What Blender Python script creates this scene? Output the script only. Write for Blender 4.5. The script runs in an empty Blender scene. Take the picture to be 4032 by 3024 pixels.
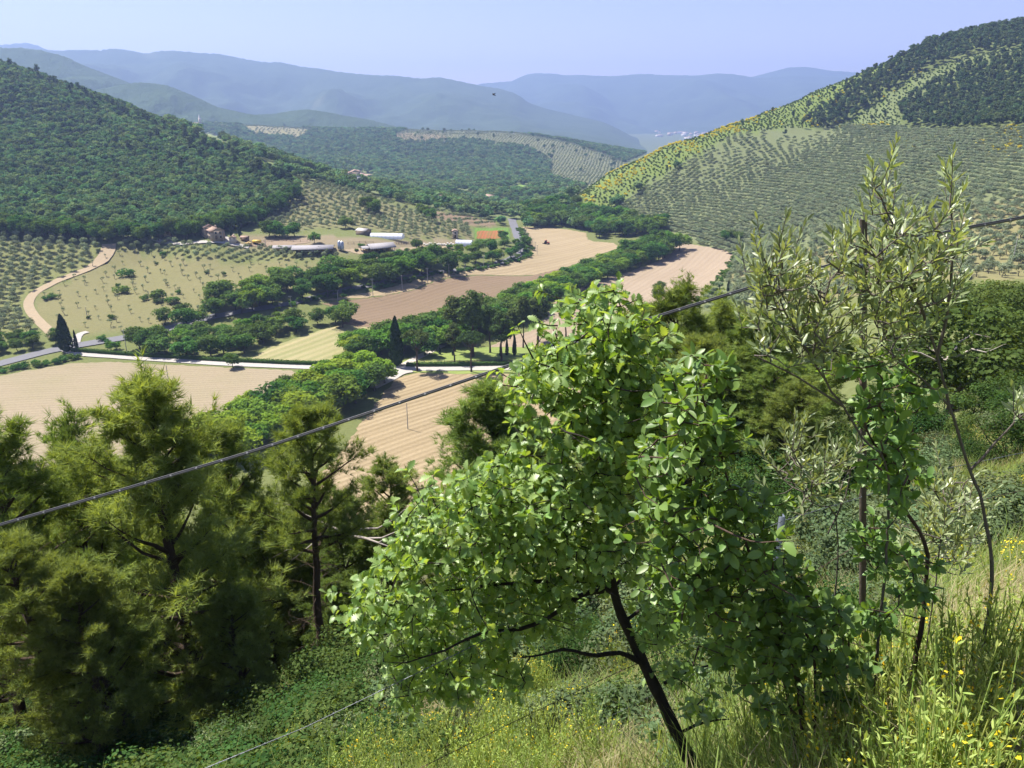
import bpy, math, random
import numpy as np
from mathutils import Vector, Matrix
from mathutils.geometry import delaunay_2d_cdt

S = bpy.context.scene
R_ = math.radians
random.seed(7)
rng = np.random.default_rng(11)

# ------------------------------------------------------------------ camera
FPX, CX, CY = 3028.0, 2016.0, 1512.0        # photograph: 4032 x 3024
PITCH = R_(19.5)
CP, SP = math.cos(PITCH), math.sin(PITCH)
CZ = 86.0                                   # eye height above the valley fields
cam = bpy.data.cameras.new('camera')
cam.sensor_width = 36.0
cam.lens = 36.0 * FPX / 4032.0
cam.clip_start = 0.05
cam.clip_end = 40000
camo = bpy.data.objects.new('camera', cam)
S.collection.objects.link(camo)
camo.location = (0, 0, CZ)
camo.rotation_euler = (math.pi / 2 - PITCH, 0, 0)
S.camera = camo

# ------------------------------------------------------------------ sky, sun, exposure
SUN_AZ = R_(-60)      # from +Y (view direction), negative = to the left
SUN_EL = R_(60)
world = bpy.data.worlds.new('World')
S.world = world
world.use_nodes = True
wn = world.node_tree
sky = wn.nodes.new('ShaderNodeTexSky')
sky.sky_type = 'NISHITA'
sky.sun_disc = False
sky.sun_elevation = SUN_EL
sky.sun_rotation = SUN_AZ
sky.altitude = 0
sky.air_density = 1.0
sky.dust_density = 0.3
sky.ozone_density = 4.0
bg = wn.nodes['Background']
bg.inputs['Strength'].default_value = 0.062
tint = wn.nodes.new('ShaderNodeMix'); tint.data_type = 'RGBA'; tint.blend_type = 'MULTIPLY'   # camera white balance of the clear sky
tint.inputs[0].default_value = 1.0; tint.inputs[7].default_value = (1.20, 0.94, 1.12, 1)
wn.links.new(sky.outputs[0], tint.inputs[6]); wn.links.new(tint.outputs[2], bg.inputs[0])
sun = bpy.data.lights.new('sun', 'SUN')
sun.energy = 5.0
sun.angle = R_(0.53)
sun.color = (1.0, 0.945, 0.86)
suno = bpy.data.objects.new('sun', sun)
S.collection.objects.link(suno)
sd = Vector((math.sin(SUN_AZ) * math.cos(SUN_EL), math.cos(SUN_AZ) * math.cos(SUN_EL), math.sin(SUN_EL)))
suno.rotation_euler = sd.to_track_quat('Z', 'Y').to_euler()
suno.location = (0, 0, 300)
S.view_settings.view_transform = 'Standard'
S.view_settings.look = 'None'
S.view_settings.gamma = 1.0
S.view_settings.use_curve_mapping = False
S.view_settings.exposure = 1.36
S.cycles.use_denoising = True
S.cycles.max_bounces = 5
S.cycles.use_adaptive_sampling = True
S.cycles.adaptive_threshold = 0.025
S.cycles.diffuse_bounces = 3
S.cycles.glossy_bounces = 2
S.cycles.transmission_bounces = 4
S.cycles.volume_bounces = 0
S.cycles.transparent_max_bounces = 8
S.cycles.sample_clamp_indirect = 6.0

# ------------------------------------------------------------------ helpers
def link(o, parent=None):
    S.collection.objects.link(o)
    if parent is not None:
        o.parent = parent
    return o

def tag(o, label=None, cat=None, group=None, kind=None):
    if label: o['label'] = label
    if cat: o['category'] = cat
    if group: o['group'] = group
    if kind: o['kind'] = kind
    return o

def empty(name, loc=(0, 0, 0), rz=0.0, sc=1.0):
    o = bpy.data.objects.new(name, None)
    o.empty_display_size = 0.2
    o.location = loc
    o.rotation_euler = (0, 0, rz)
    o.scale = (sc, sc, sc)
    return link(o)

def mesh_np(name, V, loops, starts, totals, mats, midx=None, smooth=False, rnd=None, col=None):
    """fast mesh from flat numpy arrays"""
    me = bpy.data.meshes.new(name)
    V = np.asarray(V, np.float32)
    me.vertices.add(len(V)); me.vertices.foreach_set('co', V.ravel())
    loops = np.asarray(loops, np.int32)
    me.loops.add(len(loops)); me.loops.foreach_set('vertex_index', loops)
    me.polygons.add(len(starts))
    me.polygons.foreach_set('loop_start', np.asarray(starts, np.int32))
    me.polygons.foreach_set('loop_total', np.asarray(totals, np.int32))
    if midx is not None:
        me.polygons.foreach_set('material_index', np.asarray(midx, np.int32))
    if smooth:
        me.polygons.foreach_set('use_smooth', np.ones(len(starts), bool))
    for m in mats: me.materials.append(m)
    if rnd is not None:
        a = me.attributes.new('rnd', 'FLOAT', 'FACE')
        a.data.foreach_set('value', np.asarray(rnd, np.float32))
    if col is not None:
        a = me.attributes.new('Col', 'FLOAT_COLOR', 'POINT')
        c = np.ones((len(V), 4), np.float32); c[:, :3] = col
        a.data.foreach_set('color', c.ravel())
    me.update(calc_edges=True)
    return me

class MB:
    """collects polygons of any size into one mesh"""
    def __init__(s):
        s.V = []; s.n = 0; s.L = []; s.T = []; s.R = []; s.M = []
    def add(s, V, faces, rnd=None, mi=0):
        V = np.array(V, np.float64).reshape(-1, 3).copy()
        if isinstance(faces, np.ndarray):
            k = faces.shape[1]
            s.L.append((faces + s.n).ravel()); s.T.append(np.full(len(faces), k)); m = len(faces)
        else:
            s.L.append(np.array([i + s.n for f in faces for i in f], np.int64))
            s.T.append(np.array([len(f) for f in faces])); m = len(faces)
        s.R.append(np.full(m, 0.5) if rnd is None else np.broadcast_to(np.asarray(rnd, float), (m,)))
        s.M.append(np.full(m, mi))
        s.V.append(V); s.n += len(V)
    def mesh(s, name, mats, smooth=False):
        V = np.concatenate(s.V); L = np.concatenate(s.L); T = np.concatenate(s.T)
        st = np.concatenate([[0], np.cumsum(T)[:-1]])
        return mesh_np(name, V, L, st, T, mats if isinstance(mats, list) else [mats],
                       np.concatenate(s.M), smooth, np.concatenate(s.R))
    def build(s, name, mats, parent=None, smooth=False):
        return link(bpy.data.objects.new(name, s.mesh(name, mats, smooth)), parent)
    # shapes
    def box(s, c, size, rz=0.0, mi=0, taper=1.0):
        sx, sy, sz = [q / 2 for q in size]
        v = np.array([[x * (taper if z > 0 else 1), y * (taper if z > 0 else 1), z] for z in (-sz, sz) for x, y in ((-sx, -sy), (sx, -sy), (sx, sy), (-sx, sy))])
        ca, sa = math.cos(rz), math.sin(rz)
        v = np.stack([v[:, 0] * ca - v[:, 1] * sa, v[:, 0] * sa + v[:, 1] * ca, v[:, 2]], 1) + np.array(c)
        s.add(v, [(3, 2, 1, 0), (4, 5, 6, 7), (0, 1, 5, 4), (1, 2, 6, 5), (2, 3, 7, 6), (3, 0, 4, 7)], mi=mi)
    def tube(s, pts, rad, n=6, mi=0, rnd=None, cap=True):
        P = np.asarray(pts, float); m = len(P)
        rad = np.broadcast_to(np.asarray(rad, float), (m,))
        t = np.gradient(P, axis=0); t /= np.linalg.norm(t, axis=1)[:, None] + 1e-9
        ref = np.array([0, 0, 1.0]) if abs(t[:, 2]).mean() < 0.9 else np.array([1.0, 0, 0])
        a = np.cross(t, ref); a /= np.linalg.norm(a, axis=1)[:, None] + 1e-9
        b = np.cross(t, a)
        ang = np.arange(n) * 2 * math.pi / n
        ring = (np.cos(ang)[None, :, None] * a[:, None, :] + np.sin(ang)[None, :, None] * b[:, None, :]) * rad[:, None, None] + P[:, None, :]
        i = np.arange(m - 1)[:, None] * n; j = np.arange(n)[None, :]; k = (j + 1) % n
        f = np.stack([i + j, i + k, i + n + k, i + n + j], -1).reshape(-1, 4)[:, ::-1]
        s.add(ring.reshape(-1, 3), f, rnd, mi)
        if cap:
            s.add(ring[-1], [tuple(range(n))[::-1]], rnd, mi)
    def polys(s, shape, faces, pos, X, Y, Z, size, rnd, mi=0):
        """copies of a small shape (k,3) placed with axes X,Y,Z (N,3) at pos"""
        shape = np.asarray(shape, float); N = len(pos); k = len(shape)
        size = np.broadcast_to(np.asarray(size, float), (N,))
        V = (shape[None, :, 0, None] * X[:, None] + shape[None, :, 1, None] * Y[:, None] + shape[None, :, 2, None] * Z[:, None]) * size[:, None, None] + pos[:, None]
        base = (np.arange(N) * k)
        for fs in faces_by_len(faces):
            F = (fs[None] + base[:, None, None]).reshape(-1, fs.shape[1])
            s.L.append((F + s.n).ravel()); s.T.append(np.full(len(F), fs.shape[1]))
            s.R.append(np.repeat(np.broadcast_to(rnd, (N,)), len(fs))); s.M.append(np.full(len(F), mi))
        s.V.append(V.reshape(-1, 3)); s.n += N * k

def faces_by_len(faces):
    d = {}
    for f in faces: d.setdefault(len(f), []).append(f)
    return [np.array(v) for v in d.values()]

def unit(a):
    return a / (np.linalg.norm(a, axis=-1, keepdims=True) + 1e-9)

def frames(nrm, r=rng):
    """random tangent frames round normals (N,3) -> X,Y,Z"""
    Z = unit(nrm)
    q = unit(r.normal(size=Z.shape))
    X = unit(np.cross(Z, q)); Y = np.cross(Z, X)
    return X, Y, Z

# ------------------------------------------------------------------ pixel <-> place
def pdir(u, v):
    a = (np.asarray(u, float) - CX) / FPX; b = (CY - np.asarray(v, float)) / FPX
    return np.stack([a + 0 * b, CP + b * SP + 0 * a, -SP + b * CP + 0 * a], -1)

def at(u, v, d):
    """point on the ray of pixel (u,v) at forward distance d"""
    q = pdir(u, v)
    return q / q[..., 1:2] * np.asarray(d, float)[..., None] + np.array([0, 0, CZ])

def proj(p):
    p = np.asarray(p, float)
    x, y, z = p[..., 0], p[..., 1], p[..., 2] - CZ
    dep = y * CP - z * SP
    dep = np.where(dep > 0.05, dep, np.nan)
    return CX + FPX * x / dep, CY - FPX * (y * SP + z * CP) / dep

def inpoly(u, v, poly):
    poly = np.asarray(poly, float); r = np.zeros(np.shape(u), bool)
    x1, y1 = poly[-1]
    with np.errstate(all='ignore'):
        for x2, y2 in poly:
            c = ((y1 > v) != (y2 > v)) & (u < (x2 - x1) * (v - y1) / (y2 - y1 + 1e-12) + x1)
            r ^= c; x1, y1 = x2, y2
    return r

def snoise(x, y, s=1.0, seed=0):
    """cheap smooth noise in about -1..1"""
    r = np.random.default_rng(seed); o = 0
    for k in range(7):
        a = r.uniform(0, 2 * math.pi); f = r.uniform(0.6, 1.7) / s; ph = r.uniform(0, 6.28)
        o = o + np.sin((x * math.cos(a) + y * math.sin(a)) * f * 2 * math.pi + ph + 1.3 * np.sin((x * math.sin(a) - y * math.cos(a)) * f * 3.1 + ph))
    return o / 4.0

# ------------------------------------------------------------------ terrain
ctl = []
def C(u, v, d): ctl.append(at(u, v, d))
def Z(x, y, z): ctl.append(np.array([x, y, z], float))
for x, y in ((-60,170),(-130,200),(0,165),(40,195),(-100,260),(0,260),(60,255),(-50,350),(40,350),(95,345),(0,430),(110,430),(30,500),(60,560),(35,625),(-170,240),(90,500),(-120,300),(70,300),(-60,215),(-20,300),(-230,230)):
    Z(x, y, 0)
# left: sparse olive slope, groves, farm terrace
for u, v, d in ((700,1290,307),(300,1290,303),(0,1310,297),(-400,1310,295),(700,1120,362),(300,1120,360),(0,1110,358),(1100,1150,345),(1200,1070,385),(600,1010,408),(1000,1010,408),(0,935,405),(-500,930,405),(400,962,410),(600,965,412),(830,940,415),(1200,975,412),(1500,965,425),(1000,885,470),(1100,830,511),(1180,748,552),(1400,905,478),(1600,930,470),(1850,945,495),
                (0,265,800),(300,385,760),(600,510,700),(900,625,640),(1100,705,595),(-300,180,830),(-700,60,850),(300,700,560),(700,760,540),(-200,650,560),(0,500,680),
                (1250,722,611),(1400,778,582),(1560,805,555),(1700,845,555),(1940,875,618),(1935,920,539),(1300,820,530)):
    C(u, v, d)
for x, y, z in ((-640,1100,70),(-420,1000,45),(-250,950,20),(-130,800,10),(-300,1400,0),(-80,760,8),(40,760,-4),(120,800,-5),(-800,1500,40),(-900,900,170),(-40,1000,-9),(100,1000,-9),(-200,1150,-10),(200,1250,-14),(0,1300,-15),(-500,1350,10)):
    Z(x, y, z)
# centre: the wooded hill with olive groves on top
for u, v, d in ((1560,515,2000),(2000,522,2000),(2450,640,1700),(2200,565,1850),(1200,535,1900),(760,495,2000),(1000,495,2100),(1390,705,1250),(1800,640,1550),(1500,620,1600),(2150,690,1400),(2300,730,1250)):
    C(u, v, d)
for x, y, z in ((-800,2700,-40),(0,2700,-50),(700,2500,-60),(-1600,2300,20),(900,1800,-50),(600,1500,-40),(420,1200,-25),(-1400,1800,60),(-700,1700,15)):
    Z(x, y, z)
# right: terraced olive hill with pinewood above
for u, v, d in ((2240,800,691),(2240,770,685),(2400,675,720),(2600,590,760),(2800,520,800),(3000,450,830),(3200,362,850),(3400,285,870),(3600,205,880),(3800,165,890),(4032,140,900),(4500,90,900),
                (2300,840,640),(2500,900,592),(2700,960,520),(2890,1015,465),(2800,1100,402),(2700,1200,347),
                (3000,700,640),(2700,750,640),(3400,700,560),(3300,500,760),(3700,480,680),(4032,500,560),(4032,700,440),(3700,800,430),(3400,900,420),(3100,950,430),(3000,1100,340),(3400,1100,300),(4032,900,330),(4032,1080,260),(3700,1080,260),(3700,1300,80),(4400,900,300),(4400,600,480)):
    C(u, v, d)
for x, y, z in ((330,1000,30),(520,1050,70),(800,1150,100),(230,900,5),(1000,900,190),(900,500,140),(700,300,110),(200,200,46),(400,200,80)):
    Z(x, y, z)
# near hillside
for u, v, d in ((4000,3020,2.6),(3300,3020,3.9),(2800,3020,6.0),(2300,3020,8.0),(1600,3020,10),(1000,3020,12.5),(0,3020,15.5),(1400,2600,17),(2000,2600,14),(2400,2600,13),(3000,2600,10),(3900,2600,5.6),(2200,2300,17),(2700,2300,15.5),(3500,2300,12.5),(4000,2300,9.5),(3200,2000,25),(3900,2000,21),(3500,1700,38),(4000,1700,34),(4000,1420,68)):
    C(u, v, d)
for x, y, z in ((.4,3,81.9),(1.2,3,82.2),(-.6,3,81.5),(0,0,84.3),(3,0,84.6),(-3,0,84.0),(0,-5,85),(-8,17,69),(-14,30,58),(-25,60,37),(-40,100,13),(-50,130,2),(0,30,65.5),(0,60,45),(0,100,21),(0,135,5),(20,60,52),(30,110,30),(40,160,6),(60,60,62),(80,110,48),(90,180,34),(-60,30,50),(-90,70,22),(-120,120,3),(-30,5,68),(-70,0,52),(40,5,92),(25,20,80),(60,0,98),(0,-40,98),(-60,-40,75),(60,-40,112),(-150,60,20),(-200,130,3)):
    Z(x, y, z)
ctl = np.array(ctl)
_B = 1.35
def _phi(r): return -(r ** _B)
def _rbf_fit(P):
    A = _phi(np.linalg.norm(P[:, None, :2] - P[None, :, :2], axis=2))
    n = len(P); M = np.zeros((n + 1, n + 1)); M[:n, :n] = A; M[:n, n] = 1; M[n, :n] = 1
    return np.linalg.solve(M, np.concatenate([P[:, 2], [0]]))
_w = _rbf_fit(ctl)
def rbf(x, y):
    x = np.asarray(x, float); y = np.asarray(y, float); sh = x.shape
    x = x.ravel(); y = y.ravel(); out = np.empty(len(x))
    for i in range(0, len(x), 20000):
        r = np.hypot(x[i:i + 20000, None] - ctl[None, :, 0], y[i:i + 20000, None] - ctl[None, :, 1])
        out[i:i + 20000] = _phi(r) @ _w[:-1] + _w[-1]
    return out.reshape(sh)
PLAIN = -75.0
def sstep(a, b, x):
    t = np.clip((x - a) / (b - a), 0, 1); return t * t * (3 - 2 * t)
NA, NR, R0, R1 = 420, 430, 0.5, 10000.0
_ang = np.concatenate([np.linspace(-180, -46, 40, endpoint=False), np.linspace(-46, 46, NA - 80, endpoint=False), np.linspace(46, 180, 40)])
_lr = np.linspace(math.log(R0), math.log(R1), NR)
_rr = np.exp(_lr)
GX = _rr[:, None] * np.sin(np.radians(_ang))[None]; GY = _rr[:, None] * np.cos(np.radians(_ang))[None]
GZ = rbf(np.clip(GX, -1500, 1300), np.clip(GY, -80, 2700))
far = sstep(2300, 3000, np.hypot(GX, GY))
GZ = GZ * (1 - far) + (PLAIN + 10 * snoise(GX, GY, 2500, 3)) * far
back = sstep(-20, -300, GY)
GZ = GZ * (1 - back) + 95 * back
_vall = np.exp(-((GZ) / 5.0) ** 2) * (GY > 150)
GZ += (snoise(GX, GY, 90, 1) * np.where((GX > 40) & (GY < 950), .45, 1.6) * sstep(300, 700, np.hypot(GX, GY)) + snoise(GX, GY, 14, 2) * 0.35 * sstep(6, 40, np.hypot(GX, GY)) + snoise(GX, GY, 3, 5) * 0.10 * sstep(2, 8, np.hypot(GX, GY)) * (np.hypot(GX, GY) < 120)) * (1 - _vall)
def ground(x, y):
    """height of the ground sheet, interpolated as the mesh is"""
    x = np.asarray(x, float); y = np.asarray(y, float)
    r = np.maximum(np.hypot(x, y), R0 * 1.001); a = np.degrees(np.arctan2(x, y))
    fi = np.clip((np.log(r) - _lr[0]) / (_lr[1] - _lr[0]), 0, NR - 1.001)
    fj = np.clip(np.interp(a, _ang, np.arange(NA)), 0, NA - 1.001)
    i = fi.astype(int); j = fj.astype(int); fi = fi - i; fj = fj - j
    return (GZ[i, j] * (1 - fi) + GZ[i + 1, j] * fi) * (1 - fj) + (GZ[i, j + 1] * (1 - fi) + GZ[i + 1, j + 1] * fi) * fj
def gpt(x, y): return np.stack([np.asarray(x, float), np.asarray(y, float), ground(x, y)], -1)
_ys = np.exp(np.linspace(math.log(1.2), math.log(9000), 1500))
def hit(u, v, dmin=1.2):
    """first place where the ray of pixel (u,v) meets the ground"""
    u = np.atleast_1d(np.asarray(u, float)); v = np.atleast_1d(np.asarray(v, float))
    q = pdir(u, v); q = q / q[:, 1:2]
    X = q[:, 0:1] * _ys[None]; Zr = CZ + q[:, 2:3] * _ys[None]
    dz = Zr - ground(X, np.broadcast_to(_ys[None], X.shape))
    dz[:, _ys < dmin] = 1
    neg = dz < 0
    k = np.where(neg.any(1), neg.argmax(1), len(_ys) - 1); k = np.maximum(k, 1)
    i = np.arange(len(u)); a = dz[i, k - 1]; b = dz[i, k]
    t = np.clip(a / (a - b + 1e-9), 0, 1)
    d = _ys[k - 1] + (_ys[k] - _ys[k - 1]) * t
    x = q[:, 0] * d
    return np.stack([x, d, ground(x, d)], -1)
def hit1(u, v, dmin=1.2): return hit([u], [v], dmin)[0]
# ------------------------------------------------------------------ materials
def newmat(name):
    m = bpy.data.materials.new(name); m.use_nodes = True
    m.node_tree.nodes.clear()
    return m, m.node_tree
def N(nt, t, **kw):
    n = nt.nodes.new(t)
    for k, v in kw.items(): setattr(n, k, v)
    return n
def mixc(nt, fac, a, b, mode='MIX'):
    n = N(nt, 'ShaderNodeMix', data_type='RGBA', blend_type=mode)
    for sock, val in ((0, fac), (6, a), (7, b)):
        if hasattr(val, 'links') or hasattr(val, 'is_linked'): nt.links.new(val, n.inputs[sock])
        else: n.inputs[sock].default_value = val if sock == 0 else (*val, 1)
    return n.outputs[2]
def mth(nt, op, a, b=0.0, c=0.0):
    n = N(nt, 'ShaderNodeMath', operation=op)
    for i, val in enumerate((a, b, c)):
        if hasattr(val, 'is_linked'): nt.links.new(val, n.inputs[i])
        else: n.inputs[i].default_value = val
    return n.outputs[0]
def noise(nt, scale, detail=4, rough=0.55, coord=None, dist=0.0):
    n = N(nt, 'ShaderNodeTexNoise'); n.inputs['Scale'].default_value = scale
    n.inputs['Detail'].default_value = detail; n.inputs['Roughness'].default_value = rough
    n.inputs['Distortion'].default_value = dist
    if coord is not None: nt.links.new(coord, n.inputs['Vector'])
    return n.outputs[0]
def wpos(nt):
    return N(nt, 'ShaderNodeNewGeometry').outputs['Position']
def ramp(nt, fac, stops):
    n = N(nt, 'ShaderNodeValToRGB'); nt.links.new(fac, n.inputs[0])
    e = n.color_ramp.elements
    e[0].position, e[0].color = stops[0][0], (*stops[0][1], 1)
    e[1].position, e[1].color = stops[-1][0], (*stops[-1][1], 1)
    for p, c in stops[1:-1]:
        q = e.new(p); q.color = (*c, 1)
    return n.outputs[0]
def out(nt, sh, disp=None):
    o = N(nt, 'ShaderNodeOutputMaterial'); nt.links.new(sh, o.inputs[0])
def princ(nt, col, rough=0.8, spec=0.3, normal=None, metal=0.0):
    p = N(nt, 'ShaderNodeBsdfPrincipled')
    if hasattr(col, 'is_linked'): nt.links.new(col, p.inputs['Base Color'])
    else: p.inputs['Base Color'].default_value = (*col, 1)
    p.inputs['Roughness'].default_value = rough
    p.inputs['Specular IOR Level'].default_value = spec
    p.inputs['Metallic'].default_value = metal
    if normal is not None: nt.links.new(normal, p.inputs['Normal'])
    return p
def bump(nt, h, strength, dist):
    b = N(nt, 'ShaderNodeBump'); b.inputs['Strength'].default_value = strength; b.inputs['Distance'].default_value = dist
    nt.links.new(h, b.inputs['Height']); return b.outputs[0]

def leafmat(name, c1, c2, trans=0.3, hue=0.02, val=0.25, gloss=0.0, rough=0.45, tcol=None):
    """foliage: colour varies from leaf to leaf (rnd) and from plant to plant"""
    m, nt = newmat(name)
    at_ = N(nt, 'ShaderNodeAttribute', attribute_name='rnd')
    oi = N(nt, 'ShaderNodeObjectInfo')
    r = mth(nt, 'FRACT', mth(nt, 'ADD', at_.outputs['Fac'], oi.outputs['Random']))
    c = mixc(nt, r, c1, c2)
    hs = N(nt, 'ShaderNodeHueSaturation'); nt.links.new(c, hs.inputs['Color'])
    nt.links.new(mth(nt, 'MULTIPLY_ADD', oi.outputs['Random'], 2 * hue, 0.5 - hue), hs.inputs['Hue'])
    rr = mth(nt, 'FRACT', mth(nt, 'MULTIPLY', oi.outputs['Random'], 7.31))
    nt.links.new(mth(nt, 'MULTIPLY_ADD', rr, 2 * val, 1 - val), hs.inputs['Value'])
    col = hs.outputs[0]
    if gloss > 0:
        d = princ(nt, col, rough, gloss).outputs[0]
    else:
        dn = N(nt, 'ShaderNodeBsdfDiffuse'); nt.links.new(col, dn.inputs[0]); d = dn.outputs[0]
    if trans > 0:
        t = N(nt, 'ShaderNodeBsdfTranslucent')
        tc = mixc(nt, 1.0, col, tcol or (1.5, 1.35, 0.5), 'MULTIPLY')
        nt.links.new(tc, t.inputs[0])
        mx = N(nt, 'ShaderNodeMixShader'); mx.inputs[0].default_value = trans
        nt.links.new(d, mx.inputs[1]); nt.links.new(t.outputs[0], mx.inputs[2]); d = mx.outputs[0]
    out(nt, d)
    return m

def barkmat(name, c1, c2, scale=8.0):
    m, nt = newmat(name)
    tc = N(nt, 'ShaderNodeTexCoord').outputs['Object']
    mp = N(nt, 'ShaderNodeMapping'); mp.inputs['Scale'].default_value = (1, 1, 0.25); nt.links.new(tc, mp.inputs[0])
    n = noise(nt, scale, 6, 0.7, mp.outputs[0])
    c = mixc(nt, n, c1, c2)
    out(nt, princ(nt, c, 0.9, 0.15, bump(nt, n, 0.8, 0.03)).outputs[0])
    return m

def plainmat(name, c, rough=0.8, spec=0.3, var=0.15, scale=3.0, metal=0.0):
    m, nt = newmat(name)
    n = noise(nt, scale, 5, 0.6, N(nt, 'ShaderNodeTexCoord').outputs['Object'])
    f = mth(nt, 'MULTIPLY_ADD', n, 2 * var, 1 - var)
    cc = N(nt, 'ShaderNodeCombineColor'); [nt.links.new(f, cc.inputs[i]) for i in range(3)]
    out(nt, princ(nt, mixc(nt, 1.0, cc.outputs[0], c, 'MULTIPLY'), rough, spec, None, metal).outputs[0])
    return m

M = {}
M['broad'] = leafmat('foliage broadleaf', (0.048, 0.105, 0.024), (0.095, 0.175, 0.040), 0.30, 0.03, 0.30)
M['lime'] = leafmat('foliage young green', (0.150, 0.240, 0.026), (0.230, 0.330, 0.040), 0.35, 0.015, 0.15)
M['fresh'] = leafmat('foliage fresh green', (0.085, 0.175, 0.024), (0.135, 0.235, 0.038), 0.32, 0.02, 0.2)
M['wood'] = leafmat('foliage woodland', (0.078, 0.148, 0.058), (0.132, 0.215, 0.084), 0.25, 0.035, 0.45)
M['olive'] = leafmat('foliage olive', (0.145, 0.188, 0.108), (0.230, 0.272, 0.170), 0.2, 0.02, 0.2)
M['pinefar'] = leafmat('foliage pinewood', (0.052, 0.090, 0.038), (0.092, 0.136, 0.054), 0.15, 0.03, 0.3)
M['umb'] = leafmat('foliage umbrella pine', (0.050, 0.085, 0.024), (0.090, 0.130, 0.040), 0.2, 0.02, 0.2)
M['cyp'] = leafmat('foliage cypress', (0.020, 0.040, 0.016), (0.042, 0.070, 0.028), 0.1, 0.02, 0.2)
M['broom'] = leafmat('foliage broom green', (0.070, 0.120, 0.022), (0.110, 0.170, 0.035), 0.3, 0.02, 0.25)
M['gorse'] = leafmat('blossom yellow', (0.52, 0.45, 0.02), (0.64, 0.56, 0.04), 0.2, 0.01, 0.15)
M['needle'] = leafmat('needles', (0.120, 0.175, 0.048), (0.245, 0.312, 0.095), 0.44, 0.015, 0.15, tcol=(1.35, 1.25, 0.45))
M['scrub'] = leafmat('foliage scrub', (0.080, 0.120, 0.055), (0.140, 0.185, 0.090), 0.3, 0.03, 0.3)
M['under'] = leafmat('foliage undergrowth', (0.035, 0.072, 0.020), (0.078, 0.125, 0.036), 0.35, 0.03, 0.3)
M['hedge'] = leafmat('foliage hedge', (0.025, 0.060, 0.014), (0.050, 0.095, 0.022), 0.2, 0.02, 0.2)
M['bark'] = barkmat('bark grey', (0.035, 0.026, 0.02), (0.10, 0.08, 0.065), 4)
M['pinebark'] = barkmat('bark pine', (0.030, 0.022, 0.017), (0.105, 0.075, 0.055), 6)
M['olivebark'] = barkmat('bark olive', (0.05, 0.043, 0.035), (0.14, 0.12, 0.10), 6)

def ground_mat():
    m, nt = newmat('ground cover')
    p = wpos(nt)
    a = N(nt, 'ShaderNodeAttribute', attribute_name='Col').outputs['Color']
    n1 = noise(nt, 0.05, 6, 0.65, p); n2 = noise(nt, 0.9, 5, 0.7, p); n3 = noise(nt, 9.0, 4, 0.6, p)
    c = mixc(nt, mth(nt, 'MULTIPLY', n1, 0.9), a, (0.10, 0.115, 0.035), 'MIX')
    c = mixc(nt, 0.55, a, c)
    v = mth(nt, 'ADD', mth(nt, 'MULTIPLY_ADD', n2, 0.7, 0.35), mth(nt, 'MULTIPLY_ADD', n3, 0.5, 0.05))
    cc = N(nt, 'ShaderNodeCombineColor'); [nt.links.new(v, cc.inputs[i]) for i in range(3)]
    c = mixc(nt, 1.0, c, cc.outputs[0], 'MULTIPLY')
    out(nt, princ(nt, c, 0.95, 0.1, bump(nt, n2, 0.6, 0.25)).outputs[0])
    return m
M['ground'] = ground_mat()

def field_mat(name, c1, c2, c3, ang, period, amt=0.5, wob=2.0, sw=0.0):
    """tilled or mown field: lines of the machine along direction ang, patches, clods"""
    m, nt = newmat(name)
    p = wpos(nt)
    mp = N(nt, 'ShaderNodeMapping'); mp.inputs['Rotation'].default_value = (0, 0, -ang); nt.links.new(p, mp.inputs[0])
    sx = N(nt, 'ShaderNodeSeparateXYZ'); nt.links.new(mp.outputs[0], sx.inputs[0])
    st = N(nt, 'ShaderNodeMapping'); st.inputs['Scale'].default_value = (0.02, 0.25, 0.2); nt.links.new(mp.outputs[0], st.inputs[0])
    ns = noise(nt, 1.0, 5, 0.65, st.outputs[0])
    n1 = noise(nt, 0.02, 4, 0.6, p); n2 = noise(nt, 1.3, 5, 0.7, p)
    wobv = noise(nt, 0.015, 2, 0.5, p)
    ph = mth(nt, 'ADD', mth(nt, 'MULTIPLY', sx.outputs['Y'], 6.2832 / period), mth(nt, 'MULTIPLY', wobv, wob * 6.28))
    w = mth(nt, 'MULTIPLY_ADD', mth(nt, 'SINE', ph), 0.5, 0.5)
    w2 = mth(nt, 'MULTIPLY_ADD', mth(nt, 'SINE', mth(nt, 'MULTIPLY', ph, 0.29)), 0.5, 0.5)
    w = mth(nt, 'MULTIPLY', mth(nt, 'ADD', mth(nt, 'MULTIPLY', w, 0.65), mth(nt, 'MULTIPLY', w2, 0.35)), mth(nt, 'MULTIPLY_ADD', ns, 1.0, 0.45))
    c = mixc(nt, mth(nt, 'MULTIPLY', w, amt), c1, c2)
    sharp = mth(nt, 'SMOOTH_MIN', mth(nt, 'MAXIMUM', mth(nt, 'MULTIPLY_ADD', n1, 5.0, -2.2), 0.0), 1.0, 0.1)
    c = mixc(nt, mth(nt, 'MULTIPLY', sharp, 0.45), c, c3)
    c = mixc(nt, mth(nt, 'MULTIPLY', ns, 0.35), c, c2)
    v = mth(nt, 'MULTIPLY_ADD', n2, 0.6, 0.70)
    cc = N(nt, 'ShaderNodeCombineColor'); [nt.links.new(v, cc.inputs[i]) for i in range(3)]
    c = mixc(nt, 1.0, c, cc.outputs[0], 'MULTIPLY')
    h = mth(nt, 'ADD', w, mth(nt, 'MULTIPLY', n2, 0.5))
    out(nt, princ(nt, c, 0.95, 0.1, bump(nt, h, 0.7, 0.22)).outputs[0])
    return m

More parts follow.
